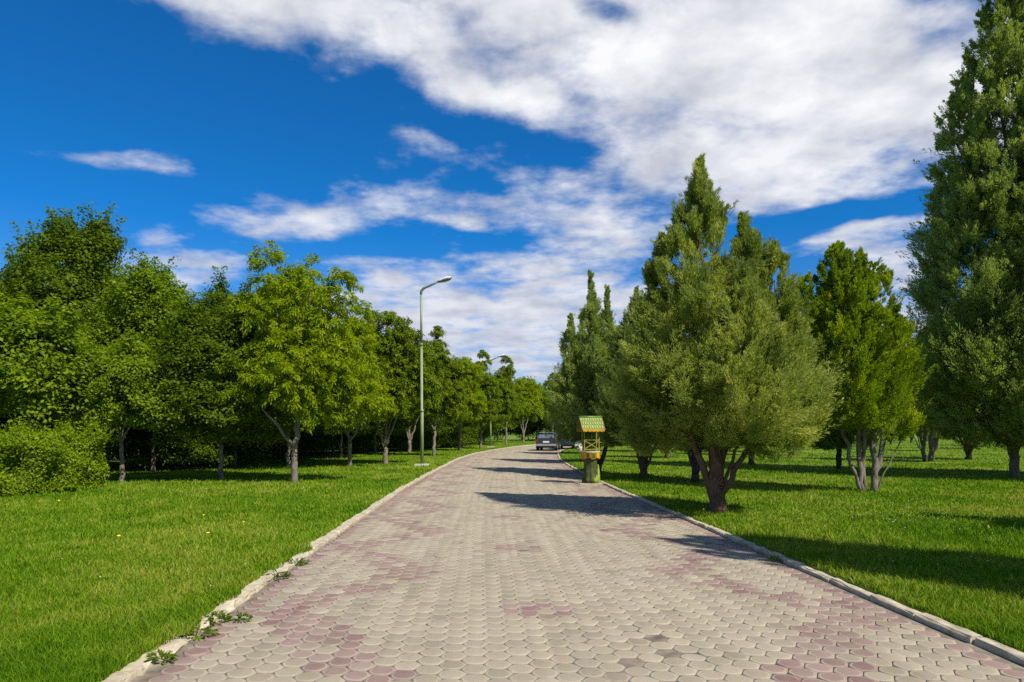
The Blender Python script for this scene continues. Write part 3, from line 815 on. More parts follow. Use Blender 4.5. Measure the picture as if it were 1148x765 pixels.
# clipped hedge at the left edge
def build_hedge():
    rng = np.random.default_rng(51)
    n = 46000
    # box with rounded shoulders, in local axes: length along u
    A = np.array([-12.6, 12.9]); B = np.array([-10.65, 18.2])   # front face runs from A to B
    d = (B-A)/np.linalg.norm(B-A); nn = np.array([d[1], -d[0]])  # nn points to the path side
    Ln = np.linalg.norm(B-A); H, W = 1.45, 2.4
    u = rng.uniform(-0.2, Ln, n); face = rng.random(n)
    z = np.where(face < 0.55, rng.uniform(0.03, H, n), H); v = np.where(face < 0.55, 0.0, -rng.random(n)*W)
    endm = (face > 0.85); z = np.where(endm, rng.uniform(0.03, H, n), z); v = np.where(endm, -rng.random(n)*W, v); u = np.where(endm, Ln, u)
    # rounded shoulders and lumps
    rz_ = np.clip((z-(H-0.35))/0.35, 0, 1); ru = np.clip((u-(Ln-0.6))/0.6, 0, 1)
    v = v - 0.25*rz_**2*(v > -0.4) - 0.22*ru**2*(v > -0.4)
    z = z - 0.16*ru**2*(z > H*0.6) - 0.10*(v > -0.15)*rz_
    lump = 0.15*np.sin(u*3.1+z*2.0) + 0.11*np.sin(u*6.3-z*4.1+v*5) + 0.09*np.sin(z*7+u*2) + 0.06*np.sin(v*7+u*9)
    depth = -np.abs(rng.normal(0, 0.11, n)) + lump
    outv = np.where(endm[:, None], np.concatenate([d, [0.15]])[None], np.where((face < 0.55)[:, None], np.concatenate([nn, [0.25]])[None], np.array([[0, 0, 1.0]])))
    outv = unit(outv)
    P = np.stack([A[0]+d[0]*u+nn[0]*v, A[1]+d[1]*u+nn[1]*v, LZ + z], -1) + outv*depth[:, None]
    stick = rng.random(n) < 0.20
    P += np.where(stick[:, None], outv*rng.uniform(0.02, 0.16, n)[:, None] + np.array([0, 0, 1.0])*(rng.uniform(0.0, 0.32, n)*(z/H)**2*(0.4+0.6*np.sin(u*4.3+1)**2))[:, None], 0)
    P[:, 2] = np.maximum(P[:, 2], LZ)
    nrm = unit(outv*0.6 + np.array([0, 0, 0.4]) + rng.normal(size=(n, 3))*0.55)
    dd = rng.normal(size=(n, 3)) + np.array([0, 0, 0.5]); dd = unit(dd - nrm*np.sum(dd*nrm, 1, keepdims=True))
    me = quads_mesh('foliage', leaf_quads(P, dd, nrm, 0.075*rng.uniform(0.6, 1.3, n), 0.042*rng.uniform(0.7, 1.3, n)), M['hedge'], rng.random(n))
    c = (A+B)/2 - nn*W/2
    root = empty('hedge', (c[0], c[1], LZ), 'clipped bright green hedge at the left edge of the lawn', 'hedge')
    o = link(bpy.data.objects.new('foliage', me), root); o.location = (-c[0], -c[1], -LZ)
    rr = random.Random(8)
    for k in range(26):
        bm = bmesh.new()
        uu = rr.uniform(0.3, Ln-0.3); vv = -rr.uniform(0.5, W-0.3)
        p = A + d*uu + nn*vv
        a = Vector((p[0]-c[0], p[1]-c[1], -0.03))
        limb(bm, rr, a, a+Vector((rr.uniform(-.3, .3), rr.uniform(-.3, .3), 1.35)), 0.02, 0.008, n=5)
        bm_obj('stem', bm, M['bark_d'], root)
build_hedge()

# feathery locust trees
def locust_tree(name, x, y, heads, seed, mat, bark, label, group, stems, nspray=520, per=44, ll=0.20, lw=0.055):
    """heads: (x,y,z,r,rz) round which twigs spread outwards"""
    rng = np.random.default_rng(seed)
    hd = np.array(heads, float)
    w = hd[:, 3]**2; w /= w.sum()
    sprays = []
    for q in rng.choice(len(hd), nspray, p=w):
        dv = rng.normal(size=3); dv /= np.linalg.norm(dv)
        dv[2] = dv[2]*0.9 + 0.15
        c = hd[q, :3]; R = np.array([hd[q, 3], hd[q, 3], hd[q, 4]])
        a = c + dv*R*rng.uniform(0.15, 0.6); b = c + dv*R*rng.uniform(0.75, 1.12)
        b = a + (b-a)/max(np.linalg.norm(b-a), 1e-3)*min(max(np.linalg.norm(b-a), 0.4), 1.1)
        sprays.append((a, b))
    me = locust(seed, sprays, per, mat, ll, lw)
    return make_tree(name, x, y, me, stems, bark, label, group, seed=seed)
x, y = gnd(330, 540)
heads = [(0.1, 0, 3.6, 1.5, 1.3), (-1.0, 0.1, 3.2, 1.25, 1.1), (1.15, 0, 3.3, 1.3, 1.2), (-0.75, 0, 5.0, 1.05, 1.3), (0.45, 0.1, 5.2, 0.95, 1.3), (1.25, -0.1, 4.8, 0.9, 1.1), (-0.75, 0, 6.3, 0.6, 0.95), (0.40, 0, 6.4, 0.45, 0.95),
         (1.45, 0.05, 5.8, 0.5, 0.7), (-1.6, -0.1, 2.6, 0.8, 0.6), (1.9, 0, 2.5, 0.8, 0.7), (0.2, -0.8, 3.0, 1.1, 1.0), (0.9, -0.4, 2.2, 0.7, 0.6)]
stems = [((0, 0, -0.06), (0.02, 0, 1.05), 0.105, 0.085, 0.35), ((0.02, 0, 1.0), (-1.0, -0.1, 2.35), 0.05, 0.03), ((0.02, 0, 1.0), (0.22, 0, 2.6), 0.085, 0.06), ((0.22, 0, 2.5), (0.45, 0.1, 6.3), 0.06, 0.01),
         ((0.2, 0, 2.3), (-0.7, 0, 6.0), 0.045, 0.01), ((0.22, 0, 2.3), (1.3, 0, 5.2), 0.04, 0.01), ((0.15, 0, 1.9), (1.5, -0.1, 3.2), 0.03, 0.01), ((-1.0, -0.1, 2.3), (-1.4, 0, 3.6), 0.03, 0.008)]
loc = locust_tree('locust_tree', x, y, heads, 61, M['locust'], 'bark_g', 'feathery yellow-green locust with pale forked trunk, nearest tree on the left lawn', G_L, stems, 760, 52, 0.155, 0.045)

x, y = gnd(432, 520)
heads = [(-0.6, 0, 4.0, 1.6, 1.4), (0.8, 0, 4.0, 1.5, 1.3), (-1.2, 0, 5.4, 1.3, 1.3), (0.0, 0, 5.9, 1.3, 1.2), (1.0, 0, 5.2, 1.2, 1.2), (-1.9, -0.2, 3.4, 1.1, 1.2), (0.2, -0.7, 3.1, 1.3, 1.1), (1.9, 0, 3.3, 0.9, 0.9)]
stems = [((0, 0, -0.06), (0.0, 0, 0.8), 0.12, 0.10, 0.3), ((0, 0, 0.7), (-0.7, 0, 2.7), 0.06, 0.04), ((0, 0, 0.75), (0.1, 0, 3.2), 0.07, 0.04), ((0, 0, 0.8), (0.8, 0, 2.9), 0.06, 0.04), ((-0.7, 0, 2.6), (-1.2, 0, 5.2), 0.04, 0.01),
         ((0.1, 0, 3.1), (0.1, 0, 6), 0.04, 0.01), ((0.8, 0, 2.8), (1.2, 0, 5), 0.04, 0.01), ((0, 0, 0.7), (0.4, 0.2, 3.0), 0.05, 0.03)]
loc2 = locust_tree('locust_tree', x, y, heads, 62, M['row'], 'bark_g', 'vase-shaped feathery tree with several stems left of the near street lamp', G_L, stems, 900, 50, 0.18, 0.058)
heads = [(-0.4, 0, 3.4, 1.3, 1.1), (0.9, 0.1, 3.9, 1.2, 1.3), (-1.3, 0.2, 4.5, 0.9, 1.2), (0.1, -0.2, 5.6, 0.9, 1.4), (0.3, 0.1, 7.0, 0.5, 0.9), (-0.8, 0, 6.2, 0.5, 0.9), (1.6, -0.1, 5.0, 0.7, 0.9), (1.3, 0, 2.7, 0.8, 0.7), (-1.6, -0.3, 2.9, 0.7, 0.7)]
stems = [((0, 0, -0.06), (0.06, 0, 1.5), 0.11, 0.085, 0.3), ((0.06, 0, 1.45), (-0.8, 0, 3.4), 0.06, 0.03), ((0.06, 0, 1.45), (0.2, 0, 3.2), 0.075, 0.05), ((0.2, 0, 3.1), (0.3, 0, 6.8), 0.05, 0.01), ((0.06, 0, 1.6), (1.2, 0, 3.8), 0.05, 0.02), ((0.2, 0, 2.9), (-0.8, 0, 5.9), 0.04, 0.01)]
loc3 = locust_tree('locust_tree', -4.7, 41.0, heads, 63, M['row'], 'bark_g', 'tall narrow-topped feathery tree right behind the near street lamp', G_L, stems, 760, 46, 0.18, 0.058)
copy_tree(loc, -6.9, 29.0, 'yellow-green feathery tree in the gap behind the nearest locust', G_L, rz=2.5, sc=0.98)
copy_tree(loc2, -6.9, 46.0, 'feathery tree deeper in the row behind the near street lamp', G_L, rz=3.3, sc=1.05)
x, y = gnd(515, 505); copy_tree(loc2, x, y, 'feathery tree with pale trunk midway between the two street lamps', G_L, rz=2.0, sc=1.02, kind_mat='locust')
copy_tree(loc3, -2.6, 57.0, 'feathery tree just left of the far street lamp', G_L, rz=5.2, sc=1.05)
copy_tree(loc2, -4.5, 63.0, 'feathery tree behind the far street lamp', G_L, rz=0.5, sc=1.12)
copy_tree(loc3, -0.6, 71.0, 'feathery tree right of the far street lamp', G_L, rz=4.4, sc=1.18)
copy_tree(loc2, 1.4, 83.0, 'pale feathery tree at the bend of the path', G_L, rz=3.9, sc=1.15, kind_mat='locust')
copy_tree(loc3, 5.5, 93.0, 'feathery tree closing the view at the bend above the parked cars', G_L, rz=0.9, sc=1.2)
for (x, y) in ((-2, 92), (2.5, 104), (7.5, 99), (12, 103), (16, 106), (-7, 84), (-9, 96), (9, 120), (20, 118), (-3, 118), (-14, 88), (-17, 100), (-12, 110), (4, 112)):
    copy_tree(belt, x, y, 'distant tree of the wood beyond the bend of the path', 'distant trees beyond the bend', rz=rg.uniform(0, 6.28), sc=rg.uniform(1.05, 1.25), kind_mat='round')

# ------------------------------------------------------------------ street lamps
M['lamp_green'] = simple_mat('weathered_green_paint', (0.11, 0.16, 0.075), (0.27, 0.31, 0.16), scale=5, rough=0.5, stretch=(1, 1, 0.25))
M['lamp_dark'] = simple_mat('lamp_arm_paint', (0.06, 0.10, 0.08), (0.12, 0.17, 0.13), scale=9, rough=0.45)
M['lamp_white'] = simple_mat('lamp_hood', (0.55, 0.58, 0.58), (0.75, 0.77, 0.77), scale=6, rough=0.35)
M['lamp_glass'] = simple_mat('lamp_lens', (0.10, 0.12, 0.11), (0.18, 0.20, 0.19), scale=4, rough=0.15, spec=0.6)
M['concrete'] = simple_mat('concrete', (0.32, 0.30, 0.26), (0.50, 0.47, 0.41), scale=9, rough=0.9, bump=0.4)
def street_lamp(x, y, H=8.25):
    root = empty('street_lamp', (x, y, lz(x, y)-0.02))
    bm = bmesh.new(); bm_box(bm, (0, 0, 0.02), (0.62, 0.5, 0.10), bevel=0.02); bm_obj('footing', bm, M['concrete'], root)
    bm = bmesh.new()
    bm_box(bm, (0, 0, 0.08), (0.28, 0.28, 0.02))
    bm_tube(bm, [(0, 0, 0.07), (0, 0, 2.4), (-0.01, 0, 2.42), (-0.02, 0, 5.3)], [0.076, 0.076, 0.062, 0.060], 16)
    bm_tube(bm, [(0, 0, 2.33), (0, 0, 2.45)], [0.085, 0.085], 16)
    bm_tube(bm, [(-0.02, 0, 5.2), (-0.02, 0, 5.34)], [0.067, 0.067], 16)
    bm_tube(bm, [(-0.02, 0, 5.3), (-0.04, 0, H-0.75)], [0.050, 0.044], 14)
    bm_obj('pole', bm, M['lamp_green'], root)
    bm = bmesh.new()
    pts = [(-0.04, 0, H-0.78)]
    for k in range(9):
        a = R_(k/8*68); pts.append((-0.04 + 0.26*(1-math.cos(a)), 0, H-0.74 + 0.26*math.sin(a)))
    pts += [(0.35, 0, H-0.40), (0.75, 0, H-0.20)]
    bm_tube(bm, pts, [0.056]*9 + [0.05, 0.048, 0.046], 12)
    bm_obj('arm', bm, M['lamp_dark'], root)
    # cobra head: hood above, glass bowl below
    ang = R_(-18)
    rot = Matrix.Rotation(ang, 3, 'Y')
    head = bmesh.new(); bowl = bmesh.new()
    secs = [(0.0, 0.05, 0.045), (0.10, 0.085, 0.06), (0.26, 0.15, 0.085), (0.42, 0.165, 0.09), (0.54, 0.14, 0.075), (0.62, 0.07, 0.04)]
    def shell(bm, sgn, sc):
        rows = []
        for (u, w, h) in secs:
            rows.append([bm.verts.new(rot @ Vector((u, w*math.cos(math.pi*k/8), sgn*sc*h*math.sin(math.pi*k/8))) + Vector((0.70, 0, H-0.225))) for k in range(9)])
        for a, b in zip(rows, rows[1:]):
            for k in range(8):
                f = bm.faces.new((a[k], a[k+1], b[k+1], b[k])); f.smooth = True
        bm.faces.new(rows[0]); bm.faces.new(rows[-1])
        for k in range(len(secs)-1): bm.faces.new((rows[k][0], rows[k][8], rows[k+1][8], rows[k+1][0]))
    shell(head, 1, 1.0); shell(bowl, -1, 1.25)
    bmesh.ops.translate(bowl, verts=bowl.verts[:], vec=(0, 0, -0.004))
    ho = bm_obj('lamp_head', head, M['lamp_white'], root)
    bm_obj('lens', bowl, M['lamp_glass'], ho)
    return root
x, y = gnd(473, 521.5)
l1 = tag(street_lamp(x, y), 'near green street lamp with curved arm on the left lawn', 'street lamp', 'street lamps along the left kerb')
Y2 = 60.5; X2 = (550-574)*Y2/F
l2 = l1.copy(); COL.objects.link(l2); l2.location = (X2, Y2, lz(X2, Y2)-0.02)
l2['label'] = 'far green street lamp beside the bend, smaller of the two'
for ch in l1.children:
    c = ch.copy(); COL.objects.link(c); c.parent = l2
    for g in ch.children:
        d = g.copy(); COL.objects.link(d); d.parent = c

# ------------------------------------------------------------------ ornamental wishing well
def wood_mat(name, cols, scale):
    return simple_mat(name, cols[0], cols[1], scale=scale, rough=0.6, bump=0.3)
M['w_green'] = simple_mat('well_moss_green', (0.018, 0.026, 0.006), (0.075, 0.095, 0.010), scale=5, rough=0.6, bump=0.8, detail=3)
M['w_bright'] = simple_mat('well_leaf_green', (0.16, 0.24, 0.012), (0.28, 0.33, 0.03), scale=9, rough=0.55)
M['w_orange'] = simple_mat('well_orange_paint', (0.42, 0.20, 0.008), (0.58, 0.33, 0.02), scale=6, rough=0.5, bump=0.3)
M['w_yellow'] = simple_mat('well_yellow_green', (0.17, 0.20, 0.02), (0.30, 0.30, 0.04), scale=9, rough=0.5)
M['w_roof'] = simple_mat('well_roof_green', (0.06, 0.15, 0.02), (0.13, 0.23, 0.035), scale=9, rough=0.45)
M['w_brown'] = simple_mat('well_brown_board', (0.16, 0.085, 0.03), (0.26, 0.15, 0.06), scale=9, rough=0.7)
M['w_cream'] = simple_mat('well_cream_stone', (0.40, 0.36, 0.26), (0.58, 0.52, 0.40), scale=9, rough=0.7)
def wishing_well():
    Yw = 20.3; Xw = (665-574)*Yw/F - 0.08
    root = empty('wishing_well', (Xw, Yw, 0.0), 'green and orange ornamental wishing well with little tiled roof on the path edge', 'wishing well', rz=R_(12))
    bm = bmesh.new(); bm_box(bm, (-0.02, -0.02, 0.005), (0.95, 0.72, 0.04), bevel=0.012); bm_obj('plinth', bm, M['far_path'], root)
    # tree-stump body, ribbed and flared at the foot
    bm = bmesh.new(); n = 40; rows = []
    zs = [0.035, 0.12, 0.25, 0.40, 0.55, 0.70, 0.78]
    rs = [0.285, 0.265, 0.238, 0.222, 0.215, 0.225, 0.235]
    for z, r in zip(zs, rs):
        row = []
        for k in range(n):
            a = 2*math.pi*k/n
            rr = r*(1 + 0.055*math.sin(7*a+z*2) + 0.03*math.sin(13*a-3*z)) + (0.05*max(0, math.sin(5*a))*max(0, 0.3-z))
            row.append(bm.verts.new((rr*math.cos(a), rr*math.sin(a), z)))
        rows.append(row)
    for a, b in zip(rows, rows[1:]):
        for k in range(n):
            f = bm.faces.new((a[k], a[(k+1) % n], b[(k+1) % n], b[k])); f.smooth = True
    bm.faces.new(rows[0]); bm.faces.new(rows[-1])
    body = bm_obj('body', bm, M['w_green'], root)
    # painted leaf ornament at the right of the foot
    bm = bmesh.new()
    for (ax, h, wd, z0) in ((-0.62, 0.42, 0.13, 0.04), (-0.35, 0.52, 0.12, 0.05), (-0.95, 0.24, 0.13, 0.04), (-0.15, 0.26, 0.11, 0.05), (-1.25, 0.18, 0.12, 0.04)):
        base = Vector((math.cos(ax), math.sin(ax), 0))
        side = Vector((-math.sin(ax), math.cos(ax), 0))
        pr = [(0, 0.3), (0.35, 1.0), (0.7, 0.65), (1.0, 0.05)]
        rows = []
        for (u, ww) in pr:
            rad = 0.315 - 0.055*u + 0.02*math.sin(u*3)
            c = base*rad + Vector((0, 0, z0+h*u))
            rows.append([bm.verts.new(c - side*wd*0.5*ww - base*0.03), bm.verts.new(c + base*0.012), bm.verts.new(c + side*wd*0.5*ww - base*0.03)])
        for a, b in zip(rows, rows[1:]):
            bm.faces.new((a[0], a[1], b[1], b[0])); bm.faces.new((a[1], a[2], b[2], b[1]))
            bm.faces.new((a[2], a[0], b[0], b[2]))
    bm_obj('leaf_ornament', bm, M['w_bright'], body)
    # rim of orange blocks
    bm = bmesh.new(); m = 11
    for k in range(m):
        a = 2*math.pi*k/m + 0.15
        hh = 0.17 if k % 2 else 0.20
        bm_box(bm, (0.275*math.cos(a), 0.275*math.sin(a), 0.86-hh/2+0.075), (0.085, 0.150, hh), Matrix.Rotation(a, 3, 'Z'), bevel=0.018, mi=1 if abs(a-R_(258)) < R_(42) else 0)
    rim = bm_obj('rim', bm, [M['w_orange'], M['w_green']], root)
    bm = bmesh.new(); bm_tube(bm, [(0, 0, 0.78), (0, 0, 0.93)], [0.238, 0.238], 28)
    bm_obj('rim_core', bm, M['w_brown'], rim)
    bm = bmesh.new()
    outer = [(0.325*math.cos(2*math.pi*k/28), 0.325*math.sin(2*math.pi*k/28)) for k in range(28)]
    inner = [(0.2*math.cos(2*math.pi*k/28), 0.2*math.sin(2*math.pi*k/28)) for k in range(28)]
    rws = []
    for z, pts in ((0.938, outer), (0.968, outer), (0.968, inner), (0.938, inner)):
        rws.append([bm.verts.new((p[0], p[1], z)) for p in pts])
    for i in range(4):
        a, b = rws[i], rws[(i+1) % 4]
        for k in range(28): bm.faces.new((a[k], a[(k+1) % 28], b[(k+1) % 28], b[k]))
    bm_obj('coping', bm, M['w_cream'], root)
    # four posts
    for (px, py) in ((-0.26, -0.13), (0.26, -0.13), (-0.26, 0.13), (0.26, 0.13)):
        bm = bmesh.new(); bm_box(bm, (px, py, 1.27), (0.032, 0.032, 0.60), bevel=0.005)
        bm_obj('post', bm, M['w_yellow'], root)
    # lattice panels, ends and front rail
    bm = bmesh.new()
    for py in (-0.13, 0.13):
        bm_box(bm, (0, py, 1.30), (0.488, 0.02, 0.022))
        bm_box(bm, (0, py, 1.02), (0.488, 0.02, 0.022))
        for sgn in (-1, 1):
            bm_box(bm, (0, py+sgn*0.008, 1.16), (0.52, 0.012, 0.02), Matrix.Rotation(sgn*0.46, 3, 'Y'))
    bm_obj('lattice', bm, M['w_yellow'], root)
    bm = bmesh.new()
    bm_tube(bm, [(-0.40, 0, 1.22), (0.40, 0, 1.22)], 0.014, 10)
    bm_tube(bm, [(-0.17, 0, 1.22), (0.17, 0, 1.22)], 0.045, 14)
    wl = bm_obj('windlass', bm, M['w_brown'], root)
    bm = bmesh.new(); bm_tube(bm, [(-0.39, 0, 1.22), (-0.40, 0, 1.05), (-0.47, 0, 1.05)], 0.013, 8); bm_obj('crank', bm, M['lamp_white'], wl)
    bm = bmesh.new(); bm_tube(bm, [(0.05, 0.0, 1.60), (0.05, 0, 1.19)], 0.008, 6); bm_obj('rope', bm, M['w_cream'], wl)
    bm = bmesh.new(); bm_tube(bm, [(-0.36, -0.02, 0.93), (-0.36, -0.02, 1.11)], [0.055, 0.075], 16)
    bm_tube(bm, [(-0.36-0.07*math.cos(k*math.pi/8), -0.02, 1.11+0.09*math.sin(k*math.pi/8)) for k in range(9)], 0.006, 6)
    bm_obj('bucket', bm, M['w_cream'], root)
    # roof
    zr, ze, hw, hl = 1.97, 1.60, 0.34, 0.385
    rise = math.atan2(zr-ze, hw); sl = math.hypot(hw, zr-ze)
    for sgn in (-1, 1):
        bm = bmesh.new()
        rot = Matrix.Rotation(-sgn*rise, 3, 'X')
        cc = Vector((0, sgn*hw/2, (zr+ze)/2))
        bm_box(bm, cc, (hl*2, sl, 0.018), rot)
        pan = bm_obj('roof_panel', bm, M['w_roof'], root)
        bm = bmesh.new()
        nn = rot @ Vector((0, 0, 1))
        for r_ in range(3):
            for c in range(9):
                u = -hl + (c+0.5)*2*hl/9 + (0.02 if r_ % 2 else -0.02)
                if abs(u) > hl-0.02: continue
                v = (-0.30 + r_*0.30)*sl
                p = cc + rot @ Vector((u, -v*sgn*-1, 0)) + nn*0.016
                bm_box(bm, p, (0.055, sl*0.24, 0.014), rot @ Matrix.Rotation(0.0, 3, 'Z'), bevel=0.003)
        bm_obj('shingles', bm, M['w_yellow'], pan)
        bm = bmesh.new()
        for c in range(11):
            u = -hl + (c+0.5)*2*hl/11
            bm_box(bm, (u, sgn*(hw+0.012), ze-0.012 - (0.012 if c % 2 else 0)), (2*hl/11-0.004, 0.02, 0.075), bevel=0.004)
        bm_obj('fascia', bm, M['w_orange'], root)
    bm = bmesh.new(); bm_tube(bm, [(-hl-0.02, 0, zr+0.01), (hl+0.02, 0, zr+0.01)], 0.032, 12); bm_obj('ridge_cap', bm, M['w_roof'], root)
    for sx in (-1, 1):
        bm = bmesh.new()
        for sgn in (-1, 1):
            bm_box(bm, (sx*(hl+0.012), sgn*hw/2, (zr+ze)/2-0.012), (0.02, sl*1.0, 0.055), Matrix.Rotation(-sgn*rise, 3, 'X'))
        bm_obj('bargeboard', bm, M['w_brown'], root)
        bm = bmesh.new()
        vs = [bm.verts.new((sx*(hl-0.08), yy, zz)) for (yy, zz) in ((-hw*0.62, ze+0.10), (hw*0.62, ze+0.10), (0, zr-0.05))]
        vs2 = [bm.verts.new(v.co + Vector((sx*0.02, 0, 0))) for v in vs]
        bm.faces.new(vs); bm.faces.new(vs2)
        for k in range(3): bm.faces.new((vs[k], vs[(k+1) % 3], vs2[(k+1) % 3], vs2[k]))
        bm_box(bm, (sx*0.26, 0, 1.565), (0.03, 0.30, 0.03))
        bm_obj('gable', bm, M['w_brown'], root)
    root.scale = (0.87, 0.87, 1.0)
    return root
wishing_well()

# ------------------------------------------------------------------ parked cars
M['tyre'] = simple_mat('tyre', (0.012, 0.012, 0.012), (0.03, 0.03, 0.03), scale=20, rough=0.9)
M['rim'] = simple_mat('alloy', (0.35, 0.35, 0.36), (0.5, 0.5, 0.5), scale=6, rough=0.35, metal=0.8)
M['glass'] = simple_mat('car_glass', (0.28, 0.33, 0.36), (0.33, 0.38, 0.41), scale=2, rough=0.08, metal=0.75, spec=0.9)
M['car_dark'] = simple_mat('car_dark_paint', (0.035, 0.04, 0.045), (0.05, 0.055, 0.06), scale=1, rough=0.22, metal=0.3, spec=0.6)
M['car_pale'] = simple_mat('car_pale_paint', (0.42, 0.43, 0.42), (0.50, 0.50, 0.49), scale=1, rough=0.25, spec=0.5)
M['trim'] = simple_mat('black_trim', (0.015, 0.015, 0.015), (0.03, 0.03, 0.03), scale=8, rough=0.6)
M['chrome'] = simple_mat('bumper', (0.30, 0.30, 0.30), (0.42, 0.42, 0.42), scale=5, rough=0.3, metal=0.4)
M['red'] = simple_mat('tail_lamp', (0.16, 0.010, 0.01), (0.24, 0.02, 0.015), scale=9, rough=0.15, spec=0.7)
M['plate'] = simple_mat('plate', (0.6, 0.6, 0.55), (0.72, 0.72, 0.68), scale=9, rough=0.4)
def car(x, y, rz, paint, label, L=3.95, W=1.62, Hh=1.42):
    """hatchback, nose along +Y, tail towards the camera"""
    root = empty('parked_car', (x, y, 0.0), label, 'car', 'cars parked beside the bend', rz)
    # side profile of the body, (y, z) along the length, tail at y=-L/2
    h = L/2
    low = [(-h, 0.34), (-h+0.02, 0.62), (-h+0.05, 0.90), (-h+0.55, 0.94), (0.55, 0.93), (h-0.75, 0.86), (h-0.12, 0.72), (h, 0.55), (h-0.02, 0.30), (h-0.3, 0.22), (-h+0.3, 0.22)]
    cab = [(-h+0.08, 0.90), (-h+0.42, Hh-0.06), (-h+0.7, Hh), (0.1, Hh), (0.38, Hh-0.06), (0.98, 0.91)]
    def loft(bm, prof, wfun, bev=0.0):
        a = [bm.verts.new((-wfun(p), p[0], p[1])) for p in prof]; b = [bm.verts.new((wfun(p), p[0], p[1])) for p in prof]
        n = len(prof)
        bm.faces.new(a); bm.faces.new(b[::-1])
        for k in range(n): bm.faces.new((a[k], b[k], b[(k+1) % n], a[(k+1) % n]))
        if bev: bmesh.ops.bevel(bm, geom=bm.edges[:], offset=bev, segments=3, affect='EDGES', profile=0.6)
    bm = bmesh.new()
    loft(bm, low, lambda p: W/2 - (0.05 if p[1] > 0.88 else 0.0) - (0.06 if abs(p[0]) > h-0.05 else 0), 0.045)
    loft(bm, cab, lambda p: W/2 - 0.055 - 0.17*(p[1]-0.90)/(Hh-0.90), 0.04)
    body = bm_obj('body', bm, M[paint], root, smooth=True)
    md = body.modifiers.new('wn', 'WEIGHTED_NORMAL')
    # glass: rear, front and sides, slightly proud of the cabin
    def quad(bm, pts, t=0.006):
        vs = [bm.verts.new(p) for p in pts]; f = bm.faces.new(vs)
        r = bmesh.ops.extrude_face_region(bm, geom=[f])
        nv = [g for g in r['geom'] if isinstance(g, bmesh.types.BMVert)]
        f.normal_update(); bmesh.ops.translate(bm, verts=nv, vec=f.normal*t)
    def cw(z): return W/2 - 0.055 - 0.17*(z-0.90)/(Hh-0.90)
    bm = bmesh.new()
    ya = lambda z: -h+0.08 + 0.34*(z-0.90)/(Hh-0.96)
    z0, z1 = 0.98, Hh-0.09
    quad(bm, [(-cw(z0)+0.10, ya(z0)-0.012, z0), (cw(z0)-0.10, ya(z0)-0.012, z0), (cw(z1)-0.10, ya(z1)-0.012, z1), (-cw(z1)+0.10, ya(z1)-0.012, z1)])
    bm_obj('rear_window', bm, M['glass'], root)
    bm = bmesh.new()
    yb = lambda z: 0.98 - 0.60*(z-0.91)/(Hh-0.97)
    quad(bm, [(-cw(z0)+0.08, yb(z0)+0.012, z0), (-cw(z1)+0.08, yb(z1)+0.012, z1), (cw(z1)-0.08, yb(z1)+0.012, z1), (cw(z0)-0.08, yb(z0)+0.012, z0)])
    bm_obj('windscreen', bm, M['glass'], root)
    for sx in (-1, 1):
        for (y0, y1, y2, y3) in ((-h+0.50, -0.22, -0.22, -h+0.72), (-0.15, 0.72, 0.38, -0.15)):
            bm = bmesh.new()
            quad(bm, [(sx*(cw(0.98)+0.004), y0, 0.98), (sx*(cw(0.98)+0.004), y1, 0.98), (sx*(cw(z1)+0.004), y2, z1), (sx*(cw(z1)+0.004), y3, z1)], 0.004*1)
            bm_obj('side_window', bm, M['glass'], root)
        bm = bmesh.new(); bm_box(bm, (sx*(W/2-0.10), -h-0.004, 0.74), (0.17, 0.05, 0.22), bevel=0.015); bm_obj('tail_light', bm, M['red'], root)
        bm = bmesh.new(); bm_box(bm, (sx*(W/2-0.20), h-0.06, 0.62), (0.26, 0.10, 0.13), bevel=0.02); bm_obj('headlight', bm, M['plate'], root)
        bm = bmesh.new(); bm_box(bm, (sx*(W/2+0.07), 0.62, 0.96), (0.16, 0.08, 0.11), bevel=0.02); bm_obj('mirror', bm, M['trim'], root)
    bm = bmesh.new(); bm_box(bm, (0, -h-0.03, 0.45), (W-0.06, 0.12, 0.16), bevel=0.03); bmp = bm_obj('bumper', bm, M['chrome'], root)
    bm = bmesh.new(); bm_box(bm, (0, -h-0.002, 0.68), (0.48, 0.05, 0.12), bevel=0.006); bm_obj('number_plate', bm, M['plate'], root)
    bm = bmesh.new(); bm_box(bm, (0, -h+0.34, Hh-0.015), (W-0.5, 0.20, 0.03), bevel=0.008); bm_obj('spoiler', bm, M['chrome'], root)
    for sx in (-1, 1):
        for yy in (-h+0.72, h-0.78):
            wv = bmesh.new()
            bm_tube(wv, [(sx*(W/2-0.20), yy, 0.29), (sx*(W/2-0.19), yy, 0.29), (sx*(W/2-0.01), yy, 0.29), (sx*(W/2+0.005), yy, 0.29)], [0.27, 0.29, 0.29, 0.265], 24)
            w = bm_obj('wheel', wv, M['tyre'], root)
            wv = bmesh.new(); bm_tube(wv, [(sx*(W/2+0.002), yy, 0.29), (sx*(W/2+0.014), yy, 0.29)], [0.175, 0.16], 20); bm_obj('rim', wv, M['rim'], w)
    return root
Yc = 52.0
car((616.5-574)*Yc/F, Yc + 1.6, R_(-9), 'car_dark', 'dark hatchback with sky in its rear window, parked on the paving by the bend')
car(4.75, 58.5, R_(-14), 'car_pale', 'pale car half hidden by the low juniper, ahead of the dark hatchback')

